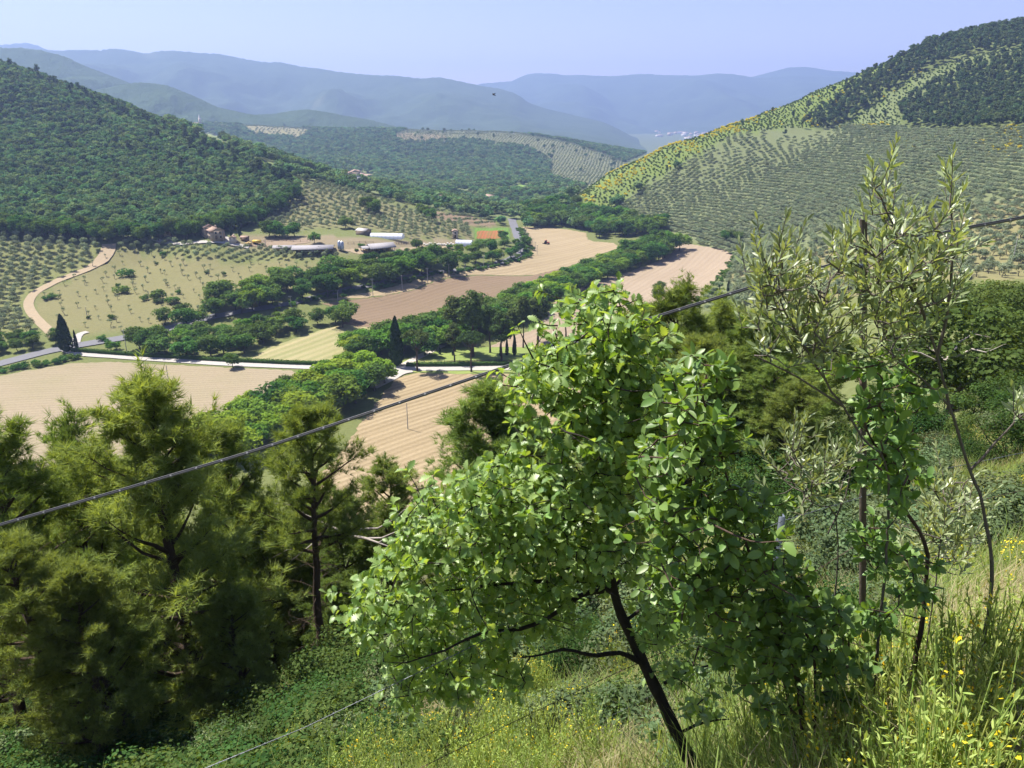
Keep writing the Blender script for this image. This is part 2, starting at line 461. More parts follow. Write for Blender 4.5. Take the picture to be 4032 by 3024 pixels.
def hill_mat(name, c1, c2, c3, s=0.02, patch=0.62):
    m, nt = newmat(name)
    p = wpos(nt)
    n1 = noise(nt, s, 6, 0.7, p); n2 = noise(nt, s * 0.12, 3, 0.5, p, 0.6)
    c = mixc(nt, n1, c1, c2)
    f = mth(nt, 'MINIMUM', mth(nt, 'MAXIMUM', mth(nt, 'MULTIPLY_ADD', n2, 14.0, -14.0 * patch), 0.0), 1.0)
    c = mixc(nt, f, c, c3)
    out(nt, princ(nt, c, 1.0, 0.05, bump(nt, n1, 1.0, 12.0)).outputs[0])
    return m

# ------------------------------------------------------------------ zones of the land, as seen (pixels)
ZN = dict(
 forest=[(-900,-50),(-300,120),(0,215),(300,340),(600,470),(900,590),(1100,685),(1180,740),(1175,790),(1100,840),(1010,890),(780,935),(600,965),(400,955),(0,935),(-900,930)],
 grove_l=[(-400,930),(0,930),(200,935),(380,965),(395,985),(330,1060),(200,1100),(110,1160),(60,1230),(140,1310),(100,1330),(-400,1345)],
 strip=[(450,955),(560,945),(840,972),(1120,985),(1345,1000),(1340,1022),(1000,1025),(880,1030),(640,998),(460,978)],
 slope=[(440,985),(900,1032),(1345,1026),(1420,1015),(1200,1130),(900,1230),(500,1315),(210,1310),(140,1235),(150,1170),(260,1110)],
 grove_c=[(1030,885),(1110,835),(1195,750),(1245,715),(1350,748),(1480,785),(1600,825),(1680,862),(1855,892),(1860,935),(1600,940),(1480,905),(1300,900),(1120,905)],
 brown=[(1690,826),(1790,842),(1960,872),(1940,895),(1860,890),(1760,868),(1705,858)],
 broomhill=[(2240,790),(2400,670),(2600,580),(2950,455),(3300,310),(3560,215),(3640,280),(3330,500),(3080,505),(2900,525),(2760,600),(2560,720),(2380,840),(2270,830)],
 pine1=[(3590,215),(3690,165),(3850,125),(4300,60),(4300,180),(3840,215),(3640,285),(3500,365),(3430,420),(3330,490),(3240,508),(3170,490),(3300,410),(3330,360),(3420,300),(3520,255)],
 pine2=[(3530,430),(3610,370),(3850,250),(4300,170),(4300,505),(3900,512),(3720,518),(3560,505)],
 terraces=[(2390,842),(2570,722),(2770,602),(2910,527),(3090,507),(3300,498),(3560,508),(3720,520),(4300,505),(4300,1095),(3700,1105),(3400,1160),(3000,1210),(2740,1230),(2870,1080),(2900,1010),(2720,950),(2560,885)],
 midgrove=[(1545,535),(1620,505),(2000,517),(2250,565),(2450,635),(2460,690),(2330,745),(2170,700),(2170,640),(2080,580),(1850,552),(1600,562)],
 church_fields=[(930,482),(1240,512),(1180,545),(1000,530)],
 vineyard=[(780,525),(892,536),(870,562),(795,560)],
 clearing=[(2003,741),(2040,722),(2092,736),(2080,748)],
 redfield=[(1868,897),(2005,897),(2005,940),(1870,943)],
 farm=[(880,935),(1250,925),(1560,945),(1850,940),(1840,965),(1560,1000),(1350,1005),(1200,985),(900,965)],
)
def zone(p, name, dmin=0, dmax=1e9):
    u, v = proj(p)
    return inpoly(u, v, ZN[name]) & (p[..., 1] > dmin) & (p[..., 1] < dmax)

# ------------------------------------------------------------------ the ground sheet
GP = np.stack([GX, GY, GZ], -1).reshape(-1, 3)
gd = np.hypot(GP[:, 0], GP[:, 1])
col = np.empty((len(GP), 3)); col[:] = (0.115, 0.130, 0.045)
def paint(mask, c): col[mask] = c
paint(gd < 160, (0.110, 0.125, 0.050))
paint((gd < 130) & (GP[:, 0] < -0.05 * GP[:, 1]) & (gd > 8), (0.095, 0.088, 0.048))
paint(gd > 640, (0.125, 0.155, 0.065))
paint(gd > 2300, (0.085, 0.110, 0.055))
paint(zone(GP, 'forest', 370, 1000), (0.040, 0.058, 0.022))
paint(zone(GP, 'grove_l', 250, 450), (0.150, 0.155, 0.060))
paint(zone(GP, 'strip', 350, 460), (0.140, 0.150, 0.060))
paint(zone(GP, 'slope', 270, 450), (0.165, 0.148, 0.070))
paint(zone(GP, 'grove_c', 420, 680), (0.155, 0.145, 0.072))
paint(zone(GP, 'brown', 480, 700), (0.200, 0.135, 0.095))
paint(zone(GP, 'farm', 380, 520), (0.200, 0.155, 0.105))
paint(zone(GP, 'redfield', 480, 640), (0.085, 0.140, 0.030))
paint(zone(GP, 'terraces', 200, 900), (0.130, 0.150, 0.074))
paint(zone(GP, 'terraces', 200, 400) & (GP[:, 0] > 110), (0.185, 0.165, 0.080))
paint(zone(GP, 'broomhill', 550, 950), (0.120, 0.165, 0.038))
paint(zone(GP, 'pine1', 600, 1000) | zone(GP, 'pine2', 500, 1000), (0.080, 0.105, 0.035))
paint(zone(GP, 'midgrove', 1200, 2100), (0.170, 0.175, 0.090))
paint(inpoly(*proj(GP), [(1545,560),(1560,525),(1700,528),(1830,542),(1650,568)]) & (gd > 1200), (0.24, 0.185, 0.11))
paint(zone(GP, 'church_fields', 1200, 2300), (0.20, 0.18, 0.09))
paint(zone(GP, 'vineyard', 1200, 2300), (0.230, 0.270, 0.080))
paint(zone(GP, 'clearing', 900, 1700), (0.160, 0.270, 0.050))
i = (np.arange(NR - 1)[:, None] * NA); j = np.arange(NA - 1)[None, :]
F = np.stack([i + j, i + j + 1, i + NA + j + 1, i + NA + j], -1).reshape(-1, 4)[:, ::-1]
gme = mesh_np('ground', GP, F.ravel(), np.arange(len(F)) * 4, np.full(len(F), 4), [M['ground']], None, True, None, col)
gob = link(bpy.data.objects.new('ground', gme))
tag(gob, 'grassy ground of the valley and its slopes', None, None, 'structure')

# ------------------------------------------------------------------ fields, roads (sheets on the ground)
def wpoly(px): 
    px = np.array(px, float); return hit(px[:, 0], px[:, 1], 60)[:, :2]
def densify(P, step, closed=True):
    o = []
    n = len(P)
    for a in range(n if closed else n - 1):
        A, B = P[a], P[(a + 1) % n]; k = max(1, int(np.linalg.norm(B - A) / step))
        for t in range(k): o.append(A + (B - A) * t / k)
    if not closed: o.append(P[-1])
    return np.array(o)
def sheet(name, poly, mat, lift, step=6.0, label=None):
    B = densify(np.asarray(poly), 1.5)
    B = B + np.stack([snoise(B[:, 0], B[:, 1], 9, 8), snoise(B[:, 0], B[:, 1], 7, 9)], 1) * 0.5 + np.stack([snoise(B[:, 0], B[:, 1], 3.1, 18), snoise(B[:, 0], B[:, 1], 2.7, 19)], 1) * 0.45
    lo, hi = B.min(0), B.max(0)
    gx, gy = np.meshgrid(np.arange(lo[0], hi[0], step), np.arange(lo[1], hi[1], step))
    g = np.stack([gx.ravel(), gy.ravel()], 1); g = g[inpoly(g[:, 0], g[:, 1], B)]
    pts = np.concatenate([B, g]); n = len(B)
    vs, es, fs, *_ = delaunay_2d_cdt([Vector(p) for p in pts], [], [list(range(n))], 1, 1e-4)
    V = np.array([(p.x, p.y) for p in vs])
    mb = MB(); mb.add(np.column_stack([V, ground(V[:, 0], V[:, 1]) + lift]), [tuple(f) for f in fs])
    o = mb.build(name, mat, None, True)
    me = o.data
    if sum(p.normal.z for p in me.polygons) < 0: me.flip_normals()
    tag(o, label, None, None, 'structure')
    return o
def ribbon(name, px, width, mat, lift, label, world=None, step=4.0):
    P = wpoly(px) if world is None else np.array(world, float)
    # smooth (Catmull-Rom)
    Q = np.concatenate([[2 * P[0] - P[1]], P, [2 * P[-1] - P[-2]]]); o = []
    for k in range(1, len(Q) - 2):
        n = max(2, int(np.linalg.norm(Q[k + 1] - Q[k]) / step))
        for t in np.arange(n) / n:
            o.append(0.5 * ((2 * Q[k]) + (Q[k + 1] - Q[k - 1]) * t + (2 * Q[k - 1] - 5 * Q[k] + 4 * Q[k + 1] - Q[k + 2]) * t * t + (3 * Q[k] - Q[k - 1] - 3 * Q[k + 1] + Q[k + 2]) * t ** 3))
    o.append(P[-1]); L = np.array(o)
    t = unit(np.gradient(L, axis=0)); nn = np.stack([-t[:, 1], t[:, 0]], 1)
    w = np.broadcast_to(np.asarray(width, float), (len(L),)) if np.ndim(width) == 0 else np.interp(np.linspace(0, 1, len(L)), np.linspace(0, 1, len(width)), width)
    w = w * (1 + 0.04 * snoise(L[:, 0], L[:, 1], 12, 4))
    rows = [L + nn * (w * s)[:, None] for s in (0.5, 0.17, -0.17, -0.5)]
    V = np.stack(rows, 1).reshape(-1, 2)
    zc = np.repeat(ground(L[:, 0], L[:, 1]), 4)
    V3 = np.column_stack([V, 0.5 * zc + 0.5 * ground(V[:, 0], V[:, 1]) + lift])
    i = np.arange(len(L) - 1)[:, None] * 4; j = np.arange(3)[None]
    F = np.stack([i + j, i + 4 + j, i + 4 + j + 1, i + j + 1], -1).reshape(-1, 4)
    mb = MB(); mb.add(V3, F); ob = mb.build(name, mat, None, True)
    if sum(p.normal.z for p in ob.data.polygons) < 0: ob.data.flip_normals()
    tag(ob, label, None, None, 'structure')
    return L
def wang(a, b):
    P = wpoly([a, b]); d = P[1] - P[0]; return math.atan2(d[1], d[0])
TAN, STRAW, PALE = (0.40, 0.265, 0.155), (0.58, 0.42, 0.245), (0.52, 0.35, 0.22)
m1 = field_mat('stubble rows', (0.172, 0.130, 0.071), (0.297, 0.236, 0.142), (0.232, 0.179, 0.099), wang((1350,1675),(1810,1523)), 2.3, 0.9, 2.6)
m2 = field_mat('seeded field', (0.215, 0.177, 0.114), (0.249, 0.206, 0.136), (0.172, 0.165, 0.079), wang((100,1600),(900,1560)), 2.2, 0.5, 1.0)
m3 = field_mat('mown meadow strips', (0.159, 0.171, 0.065), (0.288, 0.249, 0.133), (0.202, 0.188, 0.082), wang((1050,1410),(1390,1290)), 4.6, 0.9, 0.8)
m4 = field_mat('ploughed field', (0.150, 0.107, 0.067), (0.185, 0.136, 0.088), (0.142, 0.107, 0.062), wang((1450,1220),(1900,1100)), 3.0, 0.6, 1.4)
m5 = field_mat('straw field', (0.215, 0.165, 0.096), (0.305, 0.248, 0.150), (0.202, 0.158, 0.090), wang((1700,1090),(2200,1010)), 4.0, 0.7, 3.0)
m6 = field_mat('harrowed field', (0.225, 0.175, 0.120), (0.280, 0.226, 0.160), (0.206, 0.159, 0.105), wang((2250,1230),(2600,1060)), 3.6, 0.6, 3.0)
sheet('field', wpoly([(1230,1900),(1330,1800),(1440,1640),(1520,1540),(1560,1490),(1640,1470),(1980,1475),(2300,1480),(2350,1600),(2200,1760),(1900,1960),(1600,2080),(1250,2060)]), m1, 0.10, 5, 'tan stubble field with curving cut rows below the white drive')
sheet('field', wpoly([(-400,1560),(-300,1525),(0,1480),(280,1432),(420,1425),(700,1440),(1150,1460),(1180,1480),(1020,1560),(900,1640),(800,1740),(500,1840),(0,1950),(-500,1950)]), m2, 0.10, 6, 'smooth beige seeded field beside the asphalt road')
sheet('field', wpoly([(985,1418),(1060,1370),(1200,1320),(1330,1283),(1420,1270),(1480,1290),(1420,1360),(1330,1425),(1250,1425)]), m3, 0.10, 5, 'striped mown meadow between the grove and the hedgerow')
sheet('field', wpoly([(1270,1195),(1400,1180),(1629,1143),(1760,1097),(1896,1085),(2095,1086),(2200,1060),(2160,1130),(1900,1180),(1690,1235),(1560,1275),(1390,1300),(1330,1290),(1380,1240)]), m4, 0.10, 5, 'brown ploughed field with the straw field beyond it')
sheet('field', wpoly([(1250,1188),(1568,1124),(1896,1056),(2075,1020),(2100,1000),(2080,960),(2062,920),(2056,893),(2150,892),(2234,904),(2307,917),(2313,942),(2338,951),(2415,957),(2440,975),(2325,1015),(2215,1058),(2100,1083),(1896,1082),(1755,1094),(1629,1140),(1400,1176)]), m5, 0.09, 6, 'long straw coloured field curving along the power poles')
sheet('field', wpoly([(2610,950),(2700,949),(2720,962),(2850,983),(2893,1008),(2862,1060),(2790,1130),(2700,1210),(2560,1300),(2300,1370),(2050,1420),(1900,1380),(2000,1330),(2130,1290),(2170,1200),(2330,1110),(2500,1062),(2600,1025)]), m6, 0.10, 6, 'pinkish harrowed field at the foot of the terraced hill')
mlawn = field_mat('lawn', (0.135, 0.185, 0.045), (0.20, 0.235, 0.07), (0.30, 0.28, 0.11), 0.3, 3.0, 0.5, 1.0)
sheet('lawn', wpoly([(1560,1432),(1640,1395),(1760,1372),(2060,1368),(2300,1372),(2300,1428)]), mlawn, 0.16, 4, 'shaded lawn under the umbrella pines')
sheet('lawn', wpoly([(1600,1462),(1700,1459),(2200,1458),(2200,1474),(1900,1473),(1650,1471)]), mlawn, 0.16, 3, 'narrow grass verge beside the white drive')
mred = field_mat('poppies', (0.34, 0.075, 0.04), (0.15, 0.12, 0.035), (0.12, 0.15, 0.03), wang((1900,935),(1915,905)), 2.0, 0.7, 0.3)
mgrn = field_mat('green crop', (0.085, 0.155, 0.025), (0.12, 0.20, 0.04), (0.10, 0.16, 0.03), wang((1900,935),(1915,905)), 2.0, 0.5, 0.3)
sheet('field', wpoly(ZN['redfield']), mgrn, 0.12, 5, 'green crop field framing the red poppies')
sheet('field', wpoly([(1878,914),(1895,909),(1985,908),(1988,939),(1876,940)]), mred, 0.22, 4, 'red poppy patch inside the green crop')

masph = plainmat('asphalt', (0.13, 0.13, 0.138), 0.85, 0.2, 0.15, 0.6)
mgrav = plainmat('white gravel', (0.33, 0.31, 0.28), 0.95, 0.1, 0.14, 0.8)
mdust = plainmat('dusty track', (0.27, 0.215, 0.14), 0.95, 0.1, 0.2, 0.7)
ROAD = ribbon('road', [(-400,1530),(-150,1468),(0,1433),(160,1391),(300,1362),(420,1342),(553,1319),(700,1285),(850,1245),(1100,1200),(1240,1170),(1361,1141),(1544,1103),(1811,1062),(1960,1035),(2050,1000),(2060,975),(2040,935),(2030,905),(2020,880),(2015,862)], 6.5, masph, 0.22, 'grey asphalt road running along the valley')
ribbon('drive', [(262,1376),(310,1393),(450,1404),(700,1421),(900,1434),(1143,1444),(1350,1450),(1586,1453),(1800,1452),(2040,1450),(2350,1445)], 4.6, mgrav, 0.24, 'white gravel drive lined by a clipped hedge')
ribbon('drive', [(1470,1530),(1530,1490),(1560,1462),(1620,1454)], [3, 6, 10, 8], mgrav, 0.28, 'widened gravel apron where the drive meets the stubble field')
ribbon('path', [(1590,1440),(1640,1412),(1700,1382),(1740,1362)], 3.5, plainmat('grey gravel', (0.40, 0.36, 0.31), 0.95, 0.1, 0.15, 0.8), 0.26, 'grey gravel path beside the tall cypress')
ribbon('path', [(300,1352),(305,1330),(318,1316),(345,1308)], 3.0, mgrav, 0.26, 'pale concrete track turning off the road by the cypresses')
ribbon('path', [(430,962),(425,985),(400,1025),(330,1065),(240,1100),(150,1145),(115,1185),(118,1220),(150,1262),(200,1310),(215,1335)], [7, 7, 6, 5, 4.5, 4, 4, 4, 4, 4], mdust, 0.20, 'dusty cart track winding down beside the olive grove')
ribbon('path', [(600,940),(760,955),(880,955),(940,965),(980,975)], 4.5, mgrav, 0.24, 'pale lane in front of the stone farmhouse')
ribbon('path', [(870,930),(892,940),(900,955),(960,970)], 4.0, mgrav, 0.28, 'white bend of the farmhouse lane')
ribbon('path', [(600,965),(680,935),(660,920)], 5.0, mdust, 0.20, 'bare track at the edge of the wood')
sheet('farmyard', wpoly([(1355,985),(1420,978),(1560,985),(1600,975),(1780,968),(1790,972),(1600,985),(1540,1000),(1490,1030),(1470,1005),(1400,1000)]), mdust, 0.18, 4, 'pale trampled yard round the farm sheds')
sheet('farmyard', wpoly([(960,965),(1000,950),(1100,945),(1220,940),(1220,955),(1120,970),(1050,972)]), plainmat('yard soil', (0.21, 0.16, 0.11), 0.95, 0.1, 0.25, 0.4), 0.18, 4, 'brown fenced paddock by the long grey shed')

# ------------------------------------------------------------------ far hills and mountains
def ridge(name, crest, D, base, front, back, mat, label, amp=1.0, seed=1, du=14.0, spur=90.0):
    c = np.array(crest, float); u = np.arange(c[0, 0], c[-1, 0], du)
    v = np.interp(u, c[:, 0], c[:, 1])
    # soften the polyline
    k = np.array([1, 2, 3, 2, 1.0]); k /= k.sum(); v = np.convolve(np.pad(v, 2, mode='edge'), k, 'valid')
    Dd = np.interp(u, np.linspace(c[0, 0], c[-1, 0], len(D)), D) if np.ndim(D) else np.full(len(u), D)
    Dd = Dd * (1 + 0.012 * np.sin(u / 170.0 + seed))
    P = at(u, v, Dd)
    r = np.hypot(P[:, 0], P[:, 1]); dirn = P[:, :2] / r[:, None]
    ts = np.concatenate([np.linspace(0, 1, 46), 1 + np.linspace(0, 1, 12)[1:]])
    V = np.zeros((len(ts), len(u), 3))
    for a, t in enumerate(ts):
        if t <= 1:
            rr = r - front * (1 - t); prof = t ** 1.25 * 0.9 + 0.1 * t
        else:
            rr = r + back * (t - 1); prof = 1 - (t - 1) ** 1.3
        xy = dirn * rr[:, None]
        z = base + (P[:, 2] - base) * prof
        w = math.sin(math.pi * min(t, 2 - t) * 0.97) if t < 2 else 0
        if t <= 1:
            sp = snoise(xy[:, 0], xy[:, 1] * 0.35, spur * 8, seed) * 0.22 + snoise(xy[:, 0], xy[:, 1] * 0.6, spur * 3, seed + 3) * 0.12 + snoise(xy[:, 0], xy[:, 1], spur, seed + 5) * 0.030
            z = z + (P[:, 2] - base) * sp * w * amp * (1 - t ** 5)
        z = z + snoise(xy[:, 0], xy[:, 1], spur * 0.22, seed + 9) * 0.006 * (P[:, 2] - base) * (t > 0.02) * amp
        V[a] = np.column_stack([xy, z])
    n = len(u); i = np.arange(len(ts) - 1)[:, None] * n; j = np.arange(n - 1)[None]
    F = np.stack([i + j, i + j + 1, i + n + j + 1, i + n + j], -1).reshape(-1, 4)
    mb = MB(); mb.add(V.reshape(-1, 3), F); o = mb.build(name, mat, None, True)
    tag(o, label, None, None, 'structure')
    return o
hm1 = hill_mat('wooded slope', (0.030, 0.055, 0.022), (0.060, 0.090, 0.035), (0.14, 0.15, 0.07), 0.022, 0.70)
hm2 = hill_mat('mountain woods', (0.022, 0.042, 0.022), (0.075, 0.105, 0.055), (0.16, 0.17, 0.10), 0.006, 0.70)
ridge('mountain', [(-900,120),(-100,185),(60,172),(115,168),(170,190),(210,205),(330,260),(600,330)], 6600, PLAIN - 5, 1500, 900, hm2, 'faint pointed peak far behind the long blue ridge', 1, 4, 14, 200)
ridge('mountain', [(1840,345),(1870,333),(1940,325),(2000,322),(2100,300),(2250,320)], 8200, PLAIN - 5, 1200, 600, hm2, 'low pale ridge carrying a mast in the gap', 1, 5, 14, 200)
ridge('mountain', [(2850,330),(2960,302),(3060,278),(3100,266),(3180,262),(3260,278),(3400,286),(3600,300),(4200,330)], 8600, PLAIN - 5, 1500, 700, hm2, 'distant pale summit rising beside the terraced hill', 1, 6, 14, 200)
ridge('mountain', [(1950,380),(2000,330),(2040,305),(2090,289),(2160,288),(2240,298),(2260,293),(2330,298),(2420,300),(2520,290),(2600,295),(2750,297),(2830,288),(2900,293),(2980,308),(3080,302),(3200,298),(3400,300),(3700,290),(4300,280)], 8000, PLAIN - 5, 2100, 500, hm2, 'broad blue mountain behind the distant town', 1, 7, 14, 220)
ridge('mountain', [(-900,250),(-200,215),(120,190),(230,200),(300,196),(390,199),(450,190),(520,200),(580,212),(620,201),(690,199),(780,208),(870,213),(960,232),(1050,247),(1100,243),(1180,262),(1260,270),(1320,281),(1420,292),(1500,297),(1560,298),(1600,303),(1660,310),(1730,303),(1800,318),(1890,337),(1980,352),(2040,372),(2080,405),(2140,425),(2200,440),(2300,463),(2380,482),(2440,510),(2500,545),(2560,575),(2620,590)], [5200, 5200, 5200, 5100, 4700], PLAIN - 5, 2000, 1000, hm2, 'long blue mountain ridge closing the valley', 1, 8, 12, 170)
ridge('hill', [(-900,100),(-200,165),(30,190),(80,188),(160,198),(250,220),(340,262),(420,292),(520,330),(640,395),(760,450)], 2900, -50, 1000, 700, hm1, 'smooth wooded hill rising behind the oak wood', 1, 9, 8, 70)
ridge('hill', [(250,400),(380,352),(470,336),(540,324),(600,328),(660,336),(700,352),(780,385),(850,420),(960,445),(1050,460),(1120,470)], 2550, -40, 620, 500, hm1, 'rounded wooded hill behind the church', 1, 10, 6, 60)
ridge('hill', [(900,470),(1000,452),(1080,448),(1150,436),(1210,430),(1280,440),(1370,458),(1450,470),(1560,498),(1680,530)], 2750, -50, 520, 500, hm1, 'low wooded ridge beyond the olive hill', 1, 11, 6, 60)
# ------------------------------------------------------------------ haze
def haze():
    mb = MB(); mb.box((0, 0, 272), (20600, 20600, 744))
    m = bpy.data.materials.new('hazy air'); m.use_nodes = True
    nt = m.node_tree; nt.nodes.clear()
    v = N(nt, 'ShaderNodeVolumePrincipled')
    v.inputs['Color'].default_value = (0.38, 0.52, 0.90, 1)
    v.inputs['Density'].default_value = 1.6e-4
    v.inputs['Anisotropy'].default_value = 0.25
    o = N(nt, 'ShaderNodeOutputMaterial'); nt.links.new(v.outputs[0], o.inputs['Volume'])
    ob = mb.build('haze', m)
    tag(ob, 'pale blue summer haze filling the air', None, None, 'stuff')
haze()
# ------------------------------------------------------------------ plant library
KITE = np.array([(0, -.5, 0), (.36, .05, .07), (0, .5, 0), (-.36, .05, .07)]); KF = [(0, 1, 2, 3)]
SPRAY = np.array([(0, -.5, 0), (.28, -.28, .05), (.5, .1, -.04), (.16, .16, .05), (.1, .5, 0), (-.2, .2, .06), (-.48, .22, -.05), (-.3, -.2, .04)]); SF = [(0, 1, 2, 3), (0, 3, 4, 5), (0, 5, 6, 7)]
def lobes(r, n, rx, rz, zc, lr, flat=1.0):
    d = unit(r.normal(size=(n, 3))); t = r.uniform(0.25, 1, n) ** 0.5
    c = d * t[:, None] * np.array([rx, rx, rz]) + np.array([0, 0, zc])
    return c, lr * r.uniform(0.65, 1.25, n)
def crown(seed, mat, n_l, n_q, qs, rx, rz, zc, lr, shape=SPRAY, faces=SF, up=0.25, squash=0.85, name='crown'):
    r = np.random.default_rng(seed); mb = MB()
    c, R = lobes(r, n_l, rx, rz, zc, lr)
    lob = np.repeat(np.arange(n_l), n_q); n = len(lob)
    d = unit(r.normal(size=(n, 3)) + np.array([0, 0, up]))
    pos = c[lob] + d * (R[lob] * r.uniform(0.55, 1.08, n) )[:, None] * np.array([1, 1, squash])
    nr = unit(d + r.normal(size=(n, 3)) * 0.45 + np.array([0, 0, 0.25]))
    X, Y, Zv = frames(nr, r)
    tone = r.uniform(0, 1, n_l)
    mb.polys(shape, faces, pos, X, Y, Zv, qs * r.uniform(0.6, 1.3, n), np.clip(tone[lob] * 0.5 + r.uniform(0, .5, n), 0, 0.98))
    return mb.mesh(name, mat)
def trunk(seed, mat, h, r0, lean=0.3, limbs=4, spread=2.0, name='trunk', n=6):
    r = np.random.default_rng(seed); mb = MB()
    k = 5; zz = np.linspace(-0.4, h, k)
    p = np.column_stack([np.cumsum(r.normal(0, lean / k, k)), np.cumsum(r.normal(0, lean / k, k)), zz]); p[0, :2] = p[1, :2] = 0
    mb.tube(p, np.linspace(r0, r0 * 0.5, k) * np.array([1.35, 1, 1, 1, 1]), n)
    for q in range(limbs):
        a = q * 2 * math.pi / max(limbs, 1) + r.uniform(-.5, .5); b = p[-2] * 0.5 + p[-1] * 0.5
        e = b + np.array([math.cos(a) * spread, math.sin(a) * spread, h * r.uniform(0.35, 0.7)])
        mid = (b + e) / 2 + np.array([0, 0, -0.1 * h])
        mb.tube([b, mid, e], [r0 * .45, r0 * .3, r0 * .12], 4)
    return mb.mesh(name, mat, True)

LIB = {}     # kind -> list of (trunk mesh, crown mesh, nominal height)
def lib(kind, n, tr, cr, H): LIB[kind] = [(tr(k), cr(k), H) for k in range(n)]
for nm, mt in (('oak', 'broad'), ('lime', 'lime'), ('fresh', 'fresh')):
    lib(nm, 5 if nm == 'oak' else 3, lambda k: trunk(k, M['bark'], 4.2, 0.26, 0.7, 5, 2.2),
        lambda k, mt=mt: crown(100 + k, M[mt], 26, 90, 0.62, 3.6 + .3 * (k % 3), 3.2, 6.0, 1.75), 10.6)
lib('olive', 5, lambda k: trunk(20 + k, M['olivebark'], 1.5, 0.17, 0.5, 4, 0.8),
    lambda k: crown(200 + k, M['olive'], 9, 70, 0.36, 1.35, 0.75, 2.7, 0.85, KITE, KF), 4.2)
lib('olive_sparse', 4, lambda k: trunk(30 + k, M['olivebark'], 1.7, 0.13, 0.7, 4, 0.7),
    lambda k: crown(230 + k, M['olive'], 6, 32, 0.30, 0.95, 0.5, 2.6, 0.55, KITE, KF), 3.7)
lib('pine_far', 4, lambda k: trunk(40 + k, M['pinebark'], 6.5, 0.2, 0.5, 3, 1.0),
    lambda k: crown(300 + k, M['pinefar'], 14, 42, 0.75, 1.9, 2.8, 7.2, 1.25, SPRAY, SF, 0.4, 0.7), 11)
lib('wood', 6, lambda k: trunk(50 + k, M['bark'], 3, 0.2, 0.4, 0),
    lambda k: crown(400 + k, M['wood'], 15, 34, 0.95, 2.6, 2.0, 4.4, 1.6, SPRAY, SF, 0.4), 7.6)
lib('bush', 5, lambda k: trunk(60 + k, M['bark'], 0.7, 0.07, 0.3, 4, 0.5),
    lambda k: crown(500 + k, M['broad'], 9, 70, 0.30, 0.95, 0.55, 0.95, 0.62), 2.2)
lib('gorse', 3, lambda k: trunk(70 + k, M['bark'], 0.5, 0.05, 0.2, 3, 0.4),
    lambda k: crown(530 + k, M['gorse'], 8, 40, 0.34, 0.8, 0.4, 0.8, 0.5), 1.8)
lib('broombush', 3, lambda k: trunk(75 + k, M['bark'], 0.5, 0.05, 0.2, 3, 0.4),
    lambda k: crown(560 + k, M['broom'], 8, 40, 0.40, 0.9, 0.4, 0.8, 0.6), 1.9)
def spindle(seed, h, w, nq, qs):
    r = np.random.default_rng(seed); mb = MB()
    t = r.uniform(0, 1, nq) ** 0.9; a = r.uniform(0, 6.283, nq)
    rad = w / 2 * np.minimum(1, (t / 0.12)) ** 0.5 * (1 - t ** 2.1) ** 0.8 * (1 + 0.14 * np.sin(a * 3 + t * 9) + 0.10 * np.sin(a * 5 - t * 23))
    rad = rad * r.uniform(0.78, 1.05, nq)
    pos = np.column_stack([np.cos(a) * rad, np.sin(a) * rad, 0.35 + t * (h - 0.35)])
    Yv = unit(np.column_stack([np.cos(a) * 0.25, np.sin(a) * 0.25, np.ones(nq)]) + r.normal(size=(nq, 3)) * 0.25)
    nr = unit(np.column_stack([np.cos(a), np.sin(a), 0.3 * np.ones(nq)]) + r.normal(size=(nq, 3)) * 0.4)
    X = unit(np.cross(Yv, nr)); Zv = np.cross(X, Yv)
    mb.polys(KITE, KF, pos, X, Yv, Zv, qs * r.uniform(0.6, 1.3, nq), r.uniform(0, .98, nq))
    return mb.mesh('crown', M['cyp'])
lib('cypress', 2, lambda k: trunk(80 + k, M['bark'], 2.5, 0.2, 0.05, 0), lambda k: spindle(600 + k, 13, 3.6, 3400, 0.55), 13)
lib('cypress_thin', 2, lambda k: trunk(82 + k, M['bark'], 2.0, 0.14, 0.05, 0), lambda k: spindle(610 + k, 9, 1.7, 1500, 0.45), 9)
def umbrella(seed):
    r = np.random.default_rng(seed); mb = MB(); nl = 30
    a = r.uniform(0, 6.283, nl); q = np.sqrt(r.uniform(0.02, 1, nl)) * 3.9
    c = np.column_stack([np.cos(a) * q, np.sin(a) * q, 10.4 + 1.7 * (1 - (q / 4.2) ** 2) + r.normal(0, .2, nl)])
    lob = np.repeat(np.arange(nl), 90); n = len(lob)
    d = unit(r.normal(size=(n, 3)) + np.array([0, 0, .35]))
    pos = c[lob] + d * (r.uniform(.6, 1.05, n) * 1.15)[:, None] * np.array([1, 1, .62])
    X, Y, Zv = frames(d + r.normal(size=(n, 3)) * .4, r)
    mb.polys(SPRAY, SF, pos, X, Y, Zv, .42 * r.uniform(.6, 1.3, n), np.clip(r.uniform(0, .98, n), 0, .98))
    return mb.mesh('crown', M['umb'])
def umb_trunk(seed):
    r = np.random.default_rng(seed); mb = MB()
    p = np.column_stack([np.cumsum(r.normal(0, .06, 7)), np.cumsum(r.normal(0, .06, 7)), np.linspace(-.4, 7.6, 7)])
    mb.tube(p, np.linspace(.34, .2, 7), 8)
    for k in range(8):
        a = k * .785 + r.uniform(-.3, .3); b = p[-1] - np.array([0, 0, r.uniform(0, 1.4)])
        e = np.array([math.cos(a) * r.uniform(2, 3.4), math.sin(a) * r.uniform(2, 3.4), 10.6])
        mb.tube([b, (b + e) / 2 + np.array([math.cos(a) * .3, math.sin(a) * .3, -.3]), e], [.13, .09, .04], 5)
    return mb.mesh('trunk', M['pinebark'], True)
lib('umbrella', 2, lambda k: umb_trunk(90 + k), lambda k: umbrella(650 + k), 12.6)
